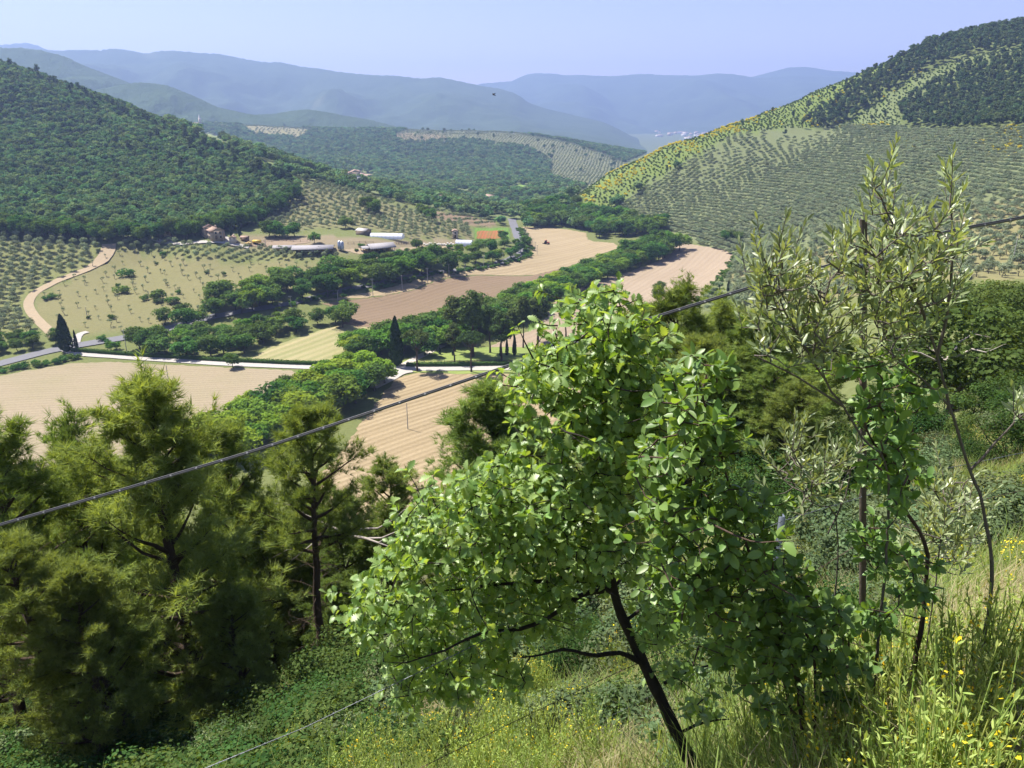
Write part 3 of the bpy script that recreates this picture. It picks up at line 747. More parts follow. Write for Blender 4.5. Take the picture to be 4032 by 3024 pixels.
lib('parkpine', 3, lambda k: trunk(95 + k, M['pinebark'], 13, 0.36, 0.8, 5, 2.4, n=8),
    lambda k: crown(680 + k, M['umb'], 34, 80, 0.62, 3.2, 5.6, 14.6, 1.75, SPRAY, SF, 0.3, 0.7), 22)

def plant(kind, name, loc, h, label, cat, group=None, rz=None, variant=None, wide=1.0, parts=True):
    v = LIB[kind]; tm, cm, H = v[random.randrange(len(v)) if variant is None else variant % len(v)]
    s = h / H
    e = empty(name, loc, random.uniform(0, 6.283) if rz is None else rz)
    e.scale = (s * wide, s * wide, s)
    low = kind in ('bush', 'gorse', 'scrub', 'under', 'yellow', 'broombush')
    link(bpy.data.objects.new('stems' if low else 'trunk', tm), e)
    link(bpy.data.objects.new('foliage' if low else 'crown', cm), e)
    tag(e, label, cat, group)
    return e

# ---- masses of plants nobody could count: points that carry whole plants
def scatter(name, pts, kind, hs, label, cat, wide=1.0, mat=None):
    src = bpy.data.collections.new('kit ' + name)      # not linked to the scene
    for k, (tm, cm, H) in enumerate(LIB[kind]):
        me = cm.copy()
        if mat: me.materials.clear(); me.materials.append(mat)
        o = bpy.data.objects.new('kit_' + kind, me); src.objects.link(o)
    H = LIB[kind][0][2]; n = len(pts)
    me = bpy.data.meshes.new(name); me.vertices.add(n); me.vertices.foreach_set('co', np.asarray(pts, np.float32).ravel())
    sc = np.asarray(hs, float) / H
    a = me.attributes.new('psc', 'FLOAT_VECTOR', 'POINT'); a.data.foreach_set('vector', np.column_stack([sc * wide, sc * wide, sc]).astype(np.float32).ravel())
    a = me.attributes.new('prot', 'FLOAT_VECTOR', 'POINT'); a.data.foreach_set('vector', np.column_stack([rng.normal(0, .06, n), rng.normal(0, .06, n), rng.uniform(0, 6.283, n)]).astype(np.float32).ravel())
    ob = link(bpy.data.objects.new(name, me))
    g = bpy.data.node_groups.new('scatter ' + name, 'GeometryNodeTree')
    g.interface.new_socket('Geometry', in_out='INPUT', socket_type='NodeSocketGeometry')
    g.interface.new_socket('Geometry', in_out='OUTPUT', socket_type='NodeSocketGeometry')
    gi = g.nodes.new('NodeGroupInput'); go = g.nodes.new('NodeGroupOutput')
    iop = g.nodes.new('GeometryNodeInstanceOnPoints'); ci = g.nodes.new('GeometryNodeCollectionInfo')
    ci.inputs['Collection'].default_value = src; ci.inputs['Separate Children'].default_value = True
    iop.inputs['Pick Instance'].default_value = True
    def na(nm):
        q = g.nodes.new('GeometryNodeInputNamedAttribute'); q.data_type = 'FLOAT_VECTOR'; q.inputs['Name'].default_value = nm; return q.outputs[0]
    g.links.new(gi.outputs[0], iop.inputs['Points']); g.links.new(ci.outputs[0], iop.inputs['Instance'])
    g.links.new(na('psc'), iop.inputs['Scale'])
    try:
        er = g.nodes.new('FunctionNodeEulerToRotation'); g.links.new(na('prot'), er.inputs[0]); g.links.new(er.outputs[0], iop.inputs['Rotation'])
    except Exception:
        g.links.new(na('prot'), iop.inputs['Rotation'])
    g.links.new(iop.outputs[0], go.inputs[0])
    md = ob.modifiers.new('scatter', 'NODES'); md.node_group = g
    tag(ob, label, cat, None, 'stuff')
    return ob

def jgrid(x0, x1, y0, y1, s, jit=0.42, ang=0.0, sy=None):
    sy = sy or s
    cx, cy = (x0 + x1) / 2, (y0 + y1) / 2; L = math.hypot(x1 - x0, y1 - y0) / 2 + s
    a, b = np.meshgrid(np.arange(-L, L, s), np.arange(-L, L, sy)); a = a.ravel(); b = b.ravel()
    a = a + rng.uniform(-jit, jit, len(a)) * s; b = b + rng.uniform(-jit, jit, len(b)) * sy
    x = cx + a * math.cos(ang) - b * math.sin(ang); y = cy + a * math.sin(ang) + b * math.cos(ang)
    k = (x > x0) & (x < x1) & (y > y0) & (y < y1)
    return gpt(x[k], y[k])
def pick(P, name, dmin=0, dmax=1e9): return P[zone(P, name, dmin, dmax)]
def minus(P, m): return P[~m]

# ------------------------------------------------------------------ the oak wood on the left hill
P = jgrid(-900, -60, 380, 900, 4.1)
P = pick(P, 'forest', 385, 960)
u, v = proj(P); edge = ~inpoly(u, v + 26, ZN['forest']) & (u > -60)       # lowest trees: the edge of the wood
Eg = P[edge]; P = P[~edge]
scatter('oak_wood', P, 'wood', rng.uniform(3.8, 7.6, len(P)), 'dense green oak wood covering the whole hillside above the groves', 'wood')
Eg = Eg[np.argsort(proj(Eg)[0])][::max(1, len(Eg) // 70)]
for q in Eg:
    plant('oak', 'oak_tree', q, random.uniform(8, 11.5), 'dark oak along the lower edge of the hillside wood', 'tree', 'oaks along the lower edge of the hillside wood')
# tall pines standing out of the wood's skyline and slope
uu = np.concatenate([np.linspace(10, 1150, 58) + rng.normal(0, 12, 58)])
vv = np.interp(uu, [0, 300, 600, 900, 1100, 1180], [240, 365, 492, 610, 700, 750]) + rng.uniform(0, 26, len(uu))
for q in hit(uu, vv, 300):
    plant('pine_far', 'pine_tree', q, random.uniform(9, 14), 'dark pine standing out along the crest of the oak wood', 'tree', 'pines along the crest of the oak wood')
for uq, vq in ((515,612),(795,640),(750,600),(1000,705),(930,665),(400,520),(270,600),(620,560),(880,700),(720,690)):
    plant('pine_far', 'pine_tree', hit1(uq, vq, 300), random.uniform(12, 16), 'tall dark pine rising alone above the oak wood', 'tree', 'lone pines above the oak wood')

# ------------------------------------------------------------------ olive groves
OL = []           # (point, height, label, group)
def olives(P, h0, h1, label, group):
    for q in P: OL.append((q, random.uniform(h0, h1), label, group))
P = pick(jgrid(-420, -150, 270, 420, 5.2, 0.12, R_(24), 6.0), 'grove_l', 250, 450)
olives(P, 4.0, 5.2, 'olive tree in the dense grove between the oak wood and the road', 'olives of the dense grove beside the cart track')
P = pick(jgrid(-260, -60, 360, 460, 3.4, 0.10, R_(62), 5.6), 'strip', 350, 460)
olives(P, 3.4, 4.2, 'olive tree in the leafy rows below the farmhouse', 'olives in rows below the farmhouse')
P = pick(jgrid(-230, -60, 370, 480, 5.0, 0.3, 0.4), 'farm', 350, 1); 
P = pick(jgrid(-230, 40, 430, 680, 5.6, 0.16, R_(-35), 6.4), 'grove_c', 425, 680)
olives(P, 3.6, 4.8, 'olive tree in the grove on the rise behind the farm', 'olives behind the farm')
P = pick(jgrid(-120, 20, 500, 720, 6.5, 0.1, R_(70), 10.0), 'brown', 480, 720)
olives(P, 3.2, 4.2, 'young olive on bare brown soil near the poppy field', 'olives on bare brown soil')
# terraces of the right hill: rows keep to the contours
T = []
for yy in np.arange(210, 800, 2.5):
    xs = np.arange(40, 700, 1.0); zz = ground(xs, np.full_like(xs, yy))
    lev = zz / 1.5; c = np.floor(lev)
    k = np.where(np.diff(c) > 0)[0]
    x = xs[k] + rng.normal(0, .25, len(k)); T.append(np.column_stack([x, yy + rng.normal(0, .5, len(k))]))
T = np.concatenate(T); T = gpt(T[:, 0], T[:, 1]); T = pick(T, 'terraces', 205, 850)
T = T[rng.uniform(size=len(T)) < np.where(T[:, 1] < 420, .8, .95)]
nr_ = (T[:, 0] > 95) & (T[:, 1] < 420)
olives(T[nr_][rng.uniform(size=nr_.sum()) < 0.72], 3.6, 4.8, 'grey green olive on the sunlit stony slope of the terraced hill', 'olives on the sunlit lower slope of the terraced hill')
E = jgrid(95, 270, 215, 420, 6.2, .3); E = pick(E, 'terraces', 210, 400); E = E[E[:, 0] > .42 * E[:, 1]]; olives(E[rng.uniform(size=len(E)) < .5], 3.4, 4.6, 'grey green olive on the sunlit stony slope of the terraced hill', 'olives on the sunlit lower slope of the terraced hill')
olives(T[~nr_], 3.2, 4.2, 'olive in the long curving rows of the terraced hill', 'olives in the curving terrace rows')
OL.sort(key=lambda q: q[0][1])
def seen(q):
    u, v = proj(q[0]); return -30 < u < 4062 and not (1300 < u < 3700 and v > 1230)
near = [q for q in OL if seen(q)][:270]; ids = {id(q) for q in near}
rest = [q for q in OL if id(q) not in ids]
for q, h, lab, grp in near:
    plant('olive', 'olive_tree', q, h, lab, 'olive tree', grp)
for grp in sorted({q[3] for q in rest}):
    s = [q for q in rest if q[3] == grp]
    scatter('olive_grove', np.array([q[0] for q in s]), 'olive', [q[1] for q in s], 'many more ' + grp, 'grove', 1.3 if 'terrace rows' in grp else 1.05)
# sparse young olives on the dry slope
P = pick(jgrid(-240, -40, 290, 440, 9.0, 0.45), 'slope', 270, 440)
P = P[rng.permutation(len(P))[:210]]
for q in P:
    plant('olive_sparse', 'olive_tree', q, random.uniform(2.2, 3.9), 'small sparse olive casting its shadow on the dry grassy slope', 'olive tree', 'small olives on the dry slope below the farm')
P = pick(jgrid(-240, -40, 290, 440, 9.0, 0.45), 'slope', 270, 440)
P = P[(snoise(P[:, 0], P[:, 1], 30, 21) > 0.55)]
for q in P[:26]:
    plant('bush', 'bush', q, random.uniform(1.6, 3.4), 'rounded green bush on the dry slope among the small olives', 'bush', 'bushes on the dry slope')
for uq, vq, h in ((210,1175,3.0),(185,1180,2.4),(500,1090,5),(620,1180,5.5),(480,1155,4.5),(680,1195,4)):
    plant('bush', 'bush', hit1(uq, vq, 100), h, 'large thicket on the dry slope beside the cart track', 'bush', 'thickets on the dry slope', wide=1.4)

# ------------------------------------------------------------------ right hill: broom, pinewood
P = pick(jgrid(60, 640, 540, 960, 3.6), 'broomhill', 540, 960)
u, v = proj(P); k = snoise(P[:, 0], P[:, 1], 40, 31) + 0.5 * snoise(P[:, 0], P[:, 1], 9, 32)
lowr = inpoly(u, v, [(2240,800),(2600,580),(2950,440),(3000,470),(2760,560),(2560,700),(2360,850)]) & ~inpoly(u, v, [(2330,800),(2560,660),(2700,585),(2720,600),(2560,700),(2400,800),(2360,820)])
yel = np.where(lowr, k > 0.05, k > 0.7)
scatter('broom_thicket', P[yel], 'gorse', rng.uniform(1.4, 2.5, yel.sum()), 'yellow flowering broom along the ridge of the terraced hill', 'broom')
scatter('broom_thicket', P[~yel], 'broombush', rng.uniform(1.0, 2.0, (~yel).sum()), 'green broom scrub on the ridge of the terraced hill', 'broom')
P = jgrid(150, 900, 480, 980, 4.9, .48); P = P[zone(P, 'pine1', 560, 1000) | zone(P, 'pine2', 480, 1000)]
scatter('pinewood', P, 'pine_far', rng.uniform(8, 12.5, len(P)), 'dark pinewood on the upper slope of the terraced hill', 'wood')
P = jgrid(150, 900, 480, 980, 3.2); P = P[inpoly(*proj(P), [(3300,510),(3430,420),(3640,280),(3850,210),(4150,170),(4150,205),(3850,255),(3610,375),(3530,435),(3565,510)]) & (P[:, 1] > 480)]
scatter('broom_thicket', P, 'broombush', rng.uniform(.9, 1.9, len(P)), 'green broom scrub in the clearing between the pinewoods', 'broom')
for uq, vq in ((3330,318),(3370,295),(3395,283),(3280,350),(3700,165),(3650,180),(3590,205),(3760,150),(3830,135),(3900,128),(3610,200),(3680,160),(3745,152),(3790,140)):
    plant('pine_far', 'pine_tree', hit1(uq, vq + 22, 300), random.uniform(8, 14), 'pine silhouetted on the crest of the terraced hill', 'tree', 'pines on the crest of the terraced hill')
for uq, vq in ((2920,505),(3040,450),(3090,540),(3120,470),(3180,440),(3240,430),(3290,400),(3330,470),(3160,505),(3210,455),(3350,410),(3430,480),(3480,470),(3300,455)):
    plant('pine_far', 'pine_tree', hit1(uq, vq, 300), random.uniform(7, 12), 'scattered pine among the broom on the terraced hill', 'tree', 'scattered pines among the broom')
yp = []
for cu, cv, n, ru, rv in ((3600,560,26,90,30),(3560,570,20,70,25),(3990,520,40,60,60),(3960,590,26,60,40),(3890,560,10,40,40),(3400,500,20,80,14),(3700,545,14,60,18)):
    yp.append(np.column_stack([cu + rng.normal(0, ru / 2, n), cv + rng.normal(0, rv / 2, n)]))
yp = np.concatenate(yp); q = hit(yp[:, 0], yp[:, 1], 250)
for w in q:
    plant('gorse', 'broom_bush', w, random.uniform(1.6, 2.8), 'yellow flowering broom bush at the top of the olive terraces', 'bush', 'yellow broom bushes above the terraces', wide=1.3)

# ------------------------------------------------------------------ woods and groves of the middle distance
P = jgrid(-900, 700, 600, 2150, 8.2, 0.45)
u, v = proj(P)
k = (v > 470) & (v < 905) & (u > 650) & (u < 2700) & (P[:, 2] < 75)
for z in ('midgrove', 'church_fields', 'vineyard', 'clearing', 'grove_c', 'brown', 'redfield', 'terraces', 'broomhill', 'forest'):
    k &= ~zone(P, z)
k &= ~inpoly(u, v, [(1960,905),(2050,850),(2060,900),(2250,893),(2330,950),(2300,1000),(1960,960)])
k &= ~((P[:, 1] > 620) & (P[:, 1] < 1250) & (snoise(P[:, 0], P[:, 1], 90, 41) > 0.28))
k &= ~inpoly(u, v, [(1350,690),(1450,680),(1480,700),(1440,716),(1360,716)]) 
k &= ~inpoly(u, v, [(740,445),(810,470),(800,500),(750,500)])
W = P[k]
scatter('valley_wood', W, 'wood', rng.uniform(5.5, 10, len(W)), 'green woods filling the valley floor and the middle hill', 'wood', 1.25)
P = pick(jgrid(-400, 700, 1200, 2100, 8.0, 0.12, R_(30), 10.0), 'midgrove', 1150, 2050)
scatter('olive_grove', P, 'olive', rng.uniform(3.8, 5, len(P)), 'pale olive groves on top of the middle hill', 'grove', 1.2)
P = pick(jgrid(-900, -300, 1300, 2200, 9.0, 0.2, R_(10)), 'church_fields', 1200, 2250); P = P[rng.uniform(size=len(P)) < .55]
scatter('olive_grove', P, 'olive', rng.uniform(3.5, 5, len(P)), 'olive trees on the pale field beside the church', 'grove', 1.2)
P = jgrid(-300, 500, 1450, 2050, 26, 0.5); P = pick(P, 'midgrove', 1450, 2050); P = P[rng.permutation(len(P))[:40]]
for q in P:
    plant('oak', 'oak_tree', q, random.uniform(7, 11), 'dark round tree among the olive groves of the middle hill', 'tree', 'dark trees on the middle hill')

# ------------------------------------------------------------------ valley trees
def along(px, half, step, jit=0.4, rows=3):
    L = densify(wpoly(px), step, False); t = unit(np.gradient(L, axis=0)); n = np.stack([-t[:, 1], t[:, 0]], 1)
    o = []
    for r in range(rows):
        off = (r / (rows - 1) * 2 - 1) * half if rows > 1 else 0
        o.append(L + n * off + rng.uniform(-jit, jit, L.shape) * step)
    o = np.concatenate(o); return gpt(o[:, 0], o[:, 1])
TONE = dict(oak='dark green', fresh='mid green', lime='bright yellow green')
def broad(P, h0, h1, label, group, kinds=('oak', 'oak', 'oak', 'fresh', 'lime'), wide=1.22):
    for q in P:
        kd = random.choice(kinds); h = random.uniform(h0, h1)
        lab = ('tall ' if h > h0 + .7 * (h1 - h0) else 'low ' if h < h0 + .3 * (h1 - h0) else '') + TONE[kd] + ' ' + label
        for w_ in ('dark ', 'round green ', 'light green ', 'leafy '): lab = lab.replace('green ' + w_, 'green ')
        plant(kd, 'broadleaf_tree', q, h, lab, 'tree', group, wide=wide * random.uniform(0.95, 1.2))
broad(along([(830,1800),(1000,1700),(1180,1620),(1330,1560),(1450,1500)], 8, 7.0, 0.35, 4), 8.5, 12, 'leafy tree of the hedgerow between the seeded field and the stubble field', 'hedgerow trees between the two near fields', ('oak', 'fresh', 'fresh', 'lime', 'lime'))
broad(along([(1400,1402),(1470,1388),(1540,1372)], 6, 6.5, 0.35, 3), 7.5, 10.5, 'leafy hedgerow tree above the white drive near the tall cypress', 'hedgerow trees above the drive', ('oak', 'fresh', 'fresh', 'lime', 'oak'))
broad(along([(1600,1385),(1720,1345),(1850,1300),(1990,1250),(2130,1195)], 7, 7.0, 0.35, 4), 8.5, 12.5, 'hedgerow tree behind the park pines', 'hedgerow trees behind the park pines', ('oak', 'oak', 'fresh', 'fresh', 'oak', 'oak'))
broad(along([(2160,1180),(2280,1120),(2400,1072),(2500,1035)], 6, 7.0, 0.35, 3), 8.5, 11, 'hedgerow tree dividing the straw field from the harrowed field', 'hedgerow trees between the straw field and the harrowed field', ('oak', 'oak', 'fresh', 'oak', 'lime'))
broad(along([(2510,1030),(2570,1005),(2625,985)], 8, 8.0, 0.35, 3), 11, 14.5, 'tall tree at the end of the hedgerow by the harrowed field', 'tall trees ending the hedgerow', ('oak', 'oak', 'fresh', 'oak'))
P = jgrid(-260, -60, 255, 345, 7.4, 0.25, R_(25)); u, v = proj(P)
P = P[inpoly(u, v, [(500,1385),(560,1400),(720,1418),(930,1408),(1010,1372),(1180,1315),(1375,1276),(1400,1255),(1250,1265),(1000,1300),(800,1330),(620,1350)])]
broad(P, 7.0, 9.5, 'round green tree in the planted grove between the road and the drive', 'trees of the planted grove beside the road', ('oak', 'oak', 'fresh', 'oak'))
broad(along([(690,1282),(760,1262),(860,1235)], 4, 8, 0.4, 2), 7, 10, 'dark tree above the road facing the planted grove', 'trees above the road facing the planted grove', ('oak',))
broad(along([(900,1222),(1000,1195),(1150,1162),(1300,1130),(1480,1092),(1620,1068),(1720,1050)], 7, 8.0, 0.4, 3), 9, 13, 'dark tree in the belt between the road and the farm', 'dark trees in the belt between the road and the farm', ('oak', 'oak', 'oak', 'oak', 'oak', 'fresh'))
broad(along([(1790,1030),(1860,1020),(1960,1005),(2010,985),(2020,960)], 6, 8.0, 0.4, 2), 5, 8, 'tree beside the road near the poppy field', 'trees beside the road near the poppy field', ('oak', 'oak', 'fresh'))
P = jgrid(-30, 190, 560, 700, 8.5, 0.4); u, v = proj(P)
P = P[inpoly(u, v, [(2065,886),(2236,899),(2316,914),(2345,948),(2440,952),(2530,965),(2640,945),(2700,940),(2640,905),(2480,870),(2330,830),(2240,800),(2070,830)])]
broad(P, 8, 13, 'tree of the dense wood at the far end of the straw field', 'trees of the wood ending the straw field', ('oak', 'oak', 'oak', 'fresh'))
broad(hit([1480, 1450, 1700, 1660, 1360, 1640, 1720], [845, 830, 868, 850, 900, 985, 862], 200)[:5], 8, 11, 'dark tree standing among the olives behind the farm', 'dark trees among the olives behind the farm', ('oak',))
broad(hit([1085,1110,1135,1100,1060,1160], [935,938,938,930,932,930], 200), 7, 10, 'dark spreading tree beside the farm paddock', 'dark trees beside the paddock', ('oak',))
broad(hit([690,745,790,640,720], [925,918,925,930,935], 200), 5, 8, 'light green tree next to the stone farmhouse', 'trees next to the farmhouse', ('fresh', 'oak'))
broad(hit([1238,1640], [958,985], 200), 6, 7.5, 'single round tree standing in the farmyard', 'single trees in the farmyard', ('oak',))
broad(hit([2880,2860,2905], [950,952,955], 200), 7, 8, 'dark tree at the foot of the terraces above the harrowed field', 'trees at the foot of the terraces', ('oak',))
broad(along([(-250,1400),(0,1378),(120,1362),(225,1345)], 4, 4.5, 0.3, 2), 4.5, 6.5, 'dark bushy tree along the upper side of the asphalt road', 'bushy trees along the upper side of the road', ('oak',))
broad(hit([438,460,930,700,760,855,410], [1382,1375,1450,1385,1390,1395,1330], 150)[:2], 3, 4.5, 'small bushy tree on the verge by the utility pole', 'small trees on the verge by the pole', ('fresh',))
plant('oak', 'broadleaf_tree', hit1(918, 1450, 150), 6.0, 'round bushy tree standing on the white drive edge by the seeded field', 'tree', wide=1.25)
plant('lime', 'broadleaf_tree', hit1(830, 1810, 150), 8.0, 'bright yellow green tree at the lower end of the hedgerow by the two fields', 'tree', wide=1.35)
plant('oak', 'broadleaf_tree', hit1(1350, 1290, 150), 9.5, 'broad dark tree at the corner of the ploughed field', 'tree', wide=1.25)
def bushes(P, h0, h1, label, group, wide=1.3):
    for q in P:
        h = random.uniform(h0, h1); plant('bush', 'bush', q, h, ('bigger ' if h > (h0 + h1) / 2 else 'smaller ') + label, 'bush', group, wide=wide)
bushes(along([(1100,1213),(1240,1183),(1400,1148),(1568,1114),(1811,1071),(1960,1045),(2070,1012),(2085,985),(2068,940),(2050,905)], 1.5, 4.6, 0.3, 2), 1.6, 2.8, 'low bush in the line between the road and the straw field', 'bushes between the road and the straw field')
bushes(along([(-300,1520),(-100,1480),(60,1455),(180,1435),(285,1415)], 1.4, 2.8, 0.3, 2), 1.6, 2.6, 'bush in the rough hedge between the road and the seeded field', 'bushes between the road and the seeded field')
bushes(along([(2905,1000),(2872,1062),(2800,1135),(2720,1205)], 2, 5, 0.4, 2), 1.2, 2.6, 'low bush along the foot of the olive terraces', 'bushes along the foot of the terraces')
bushes(along([(420,1345),(520,1330),(640,1305)], 2, 5, 0.4, 2), 1.5, 3, 'bush on the bank above the road junction', 'bushes above the road junction')
bushes(along([(1420,985),(1500,1010),(1560,1020),(1640,1000),(1780,985)], 3, 7, 0.4, 2), 1.5, 3.2, 'bush around the farmyard', 'bushes around the farmyard')

# cypresses and park pines
def bypx(kind, name, u, vb, vt, label, cat='tree', group=None, wide=1.0, variant=None, h=None):
    q = hit1(u, vb, 100)
    t = pdir(u, vt); z = CZ + t[2] / t[1] * q[1]
    return plant(kind, name, q, max(z - q[2], 1.5), label, cat, group, None, variant, wide)
bypx('cypress', 'cypress_tree', 264, 1386, 1238, 'broad dark cypress beside the road junction', wide=1.25)
bypx('cypress_thin', 'cypress_tree', 304, 1377, 1300, 'slim young cypress next to the broad one at the road junction', wide=0.9)
bypx('cypress', 'cypress_tree', 1564, 1442, 1246, 'tall dark cypress beside the drive and hedgerow', wide=0.95)
bypx('cypress_thin', 'cypress_tree', 914, 940, 872, 'slim cypress close beside the stone farmhouse', group=None)
bypx('cypress_thin', 'cypress_tree', 946, 936, 873, 'slim cypress standing further from the stone farmhouse')
bypx('cypress_thin', 'cypress_tree', 1996, 1402, 1335, 'small cypress under the park pines', group='small cypresses under the park pines')
bypx('cypress_thin', 'cypress_tree', 2026, 1402, 1320, 'small cypress under the park pines', group='small cypresses under the park pines')
bypx('cypress_thin', 'cypress_tree', 1972, 1405, 1345, 'small cypress under the park pines', group='small cypresses under the park pines')
bypx('cypress_thin', 'cypress_tree', 2866, 1150, 1105, 'dark cypress below the olive terraces', group='cypresses below the olive terraces', wide=1.3)
bypx('cypress_thin', 'cypress_tree', 2832, 1150, 1122, 'dark cypress below the olive terraces', group='cypresses below the olive terraces')
bypx('cypress_thin', 'conifer', 1732, 1396, 1368, 'small dark conifer on the lawn', 'tree', 'small conifers on the lawn', 1.9)
bypx('cypress_thin', 'conifer', 1784, 1400, 1374, 'small dark conifer on the lawn', 'tree', 'small conifers on the lawn', 1.9)
bypx('umbrella', 'umbrella_pine', 1642, 1463, 1303, 'flat topped umbrella pine on the verge nearer the tall cypress', variant=0)
bypx('umbrella', 'umbrella_pine', 1856, 1465, 1308, 'flat topped umbrella pine on the verge farther from the tall cypress', variant=1, wide=0.95)
for uq, vb, vt, vr, wd in ((1790,1428,1265,0,.85),(1862,1405,1112,1,.85),(1790,1385,1150,2,.8),(1975,1428,1215,0,.85),(1930,1390,1180,1,.75),(2020,1390,1200,2,.8),(2118,1345,1132,0,.95),(2228,1335,1148,1,.8),(2060,1370,1150,2,.6),(2590,1235,1092,1,.9)):
    bypx('parkpine', 'park_pine', uq, vb, vt, 'tall bare trunked pine in the park by the drive', 'tree', 'tall pines of the park', wd * 1.35, vr)
# ------------------------------------------------------------------ near hillside: pines
def needle_tuft(r, n=12):
    """one tuft of needles, as a shape: n thin triangles"""
    d = unit(r.normal(size=(n, 3)) * 0.62 + np.array([0, 1.0, 0]))
    s = unit(np.cross(d, r.normal(size=(n, 3)))); L = r.uniform(.7, 1.1, n)[:, None]; w = 0.036
    b = r.normal(size=(n, 3)) * 0.06
    V = np.stack([b - s * w, b + s * w, b + d * L], 1).reshape(-1, 3)
    return V, [(3 * k, 3 * k + 1, 3 * k + 2) for k in range(n)]
def pine(seed, H, cb, wid, nb, dens=1.0, top=0.5, dead=14):
    """Aleppo pine: curved trunk, rising branches, needle tufts at their ends"""
    r = np.random.default_rng(seed)
    tz = np.linspace(0, H, 12); sw = np.cumsum(r.normal(0, .09, (12, 2)), 0); sw -= sw[0]
    tp = np.column_stack([sw, tz]); tp[0, 2] = -0.6
    tb = MB(); tb.tube(tp, np.interp(tz, [0, H], [.017 * H, .02]), 8)
    ax = lambda z: np.array([np.interp(z, tz, tp[:, 0]), np.interp(z, tz, tp[:, 1]), z])
    pos, dr, tone = [], [], []
    lens = lambda f: wid * (0.55 + 0.45 * math.sin(math.pi * min(1, f * .9 + .12))) * (1 - 0.45 * f ** 2.5)
    bb = MB()
    for k in range(nb):
        f = (k + r.uniform(0, 1)) / nb; z = H * (cb + (1 - cb) * f * 0.985)
        a = k * 2.4 + r.uniform(-.6, .6); L = lens(f) * r.uniform(.65, 1.15)
        el = math.radians(r.uniform(0, 34) + 44 * f ** 1.3)
        p0 = ax(z); d0 = np.array([math.cos(a) * math.cos(el), math.sin(a) * math.cos(el), math.sin(el)])
        q = [p0]
        for s in range(1, 5):
            d0 = unit(d0 + np.array([0, 0, .10]) + r.normal(0, .10, 3)); q.append(q[-1] + d0 * L / 4)
        q = np.array(q); bb.tube(q, np.linspace(.008 * H * (1 - f * .7) + .006, .006, 5), 4, rnd=.5, cap=False)
        bt = r.uniform(0, .45)
        ns = int(max(3, (5 + 7 * L / wid) * dens))
        for s in range(ns):
            t = r.uniform(.32, 1.0) if s else 1.0; i = min(int(t * 4), 3); b = q[i] + (q[i + 1] - q[i]) * (t * 4 - i)
            d1 = unit(unit(q[-1] - q[0]) * .55 + r.normal(0, .55, 3) + np.array([0, 0, .38])); l1 = r.uniform(.35, .8) * (0.5 + .5 * L / wid) * wid / 2.4
            bb.tube([b, b + d1 * l1 * .55 + np.array([0, 0, -.02]), b + d1 * l1], [.007, .005, .003], 3, cap=False)
            m = int(8 * dens) + 1
            tt = r.uniform(.25, 1.06, m)
            pos.append(b + d1 * (l1 * tt)[:, None] + r.normal(0, .075, (m, 3)))
            dr.append(unit(d1 + r.normal(0, .45, (m, 3)) + np.array([0, 0, .35]))); tone.append(np.clip(bt + r.uniform(0, .5, m), 0, .98))
    for k in range(dead):                       # bare dead branches below the crown
        z = H * r.uniform(.12, max(cb, .3) + .12); a = r.uniform(0, 6.283); L = r.uniform(.5, 1.5)
        p0 = ax(z); d0 = np.array([math.cos(a), math.sin(a), r.uniform(-.25, .25)]); e = p0 + d0 * L
        bb.tube([p0, p0 + d0 * L * .5 + np.array([0, 0, .06]), e + np.array([0, 0, -.05])], [.016, .010, .004], 4, cap=False)
        for s in range(4):
            b = p0 + d0 * L * r.uniform(.4, 1); bb.tube([b, b + unit(d0 + r.normal(0, .7, 3)) * r.uniform(.2, .5)], [.005, .002], 3, cap=False)
    pos = np.concatenate(pos); dr = np.concatenate(dr); tone = np.concatenate(tone)
    cm = MB()
    grp = r.integers(0, 6, len(pos))
    for g in range(6):
        k = grp == g; V, F = needle_tuft(r, 12)
        X = unit(np.cross(dr[k], r.normal(size=(k.sum(), 3)))); Zv = np.cross(X, dr[k])
        cm.polys(V, F, pos[k], X, dr[k], Zv, r.uniform(.20, .36, k.sum()), tone[k])
    return tb.mesh('trunk', M['pinebark'], True), bb.mesh('branches', M['pinebark']), cm.mesh('crown', M['needle'])
PINES = [pine(1, 12, .14, 2.9, 66, 1.15), pine(2, 12, .50, 2.3, 36, 1.0, dead=44), pine(3, 10, .10, 2.5, 70, 1.1), pine(4, 12, .34, 2.5, 46, 1.0, dead=34), pine(5, 11, .22, 2.6, 56, 1.1)]
PH = [12, 12, 10, 12, 11]
def near_pine(u, vt, d, var, label, group=None, wide=1.0, rz=None):
    t = at(u, vt, d); g = float(ground(t[0], t[1])); h = t[2] - g
    e = empty('pine_tree', (t[0], t[1], g), random.uniform(0, 6.283) if rz is None else rz)
    s = h / PH[var] * .92; w = wide * (0.45 + .55 * s); e.scale = (w, w, s)
    for nm, me in zip(('trunk', 'branches', 'crown'), PINES[var]): link(bpy.data.objects.new(nm, me), e)
    if group: label = (None, 'bare trunked ', 'low branched bushy ', 'thin topped ', 'dense ')[var] + label.replace('olive green ', '').replace('green ', '') + ('' if h < 11 else ', one of the taller ones')
    tag(e, label, 'pine tree', group)
    return h
for a in ((555,1432,18.5,0,'big bushy pine with low bright branches beside the seeded field',None,1.22),
          (-70,1590,17,1,'bare trunked pine at the edge of the bank, crown only on top',None,1.15),
          (1150,1545,21,1,'slender pine with a long bare trunk and thin top',None,1.0),
          (1495,1775,26,3,'dark pine with dead branches below the stubble field',None,1.1),
          (1935,1488,31,2,'dense bushy pine in front of the stubble field',None,1.6),
          (2090,1620,33,2,'bushy pine next to the dense one behind the oak',None,1.4),
          (2695,1092,32,4,'tallest pine of the clump behind the toothed shrub',None,1.35)):
    near_pine(*a)
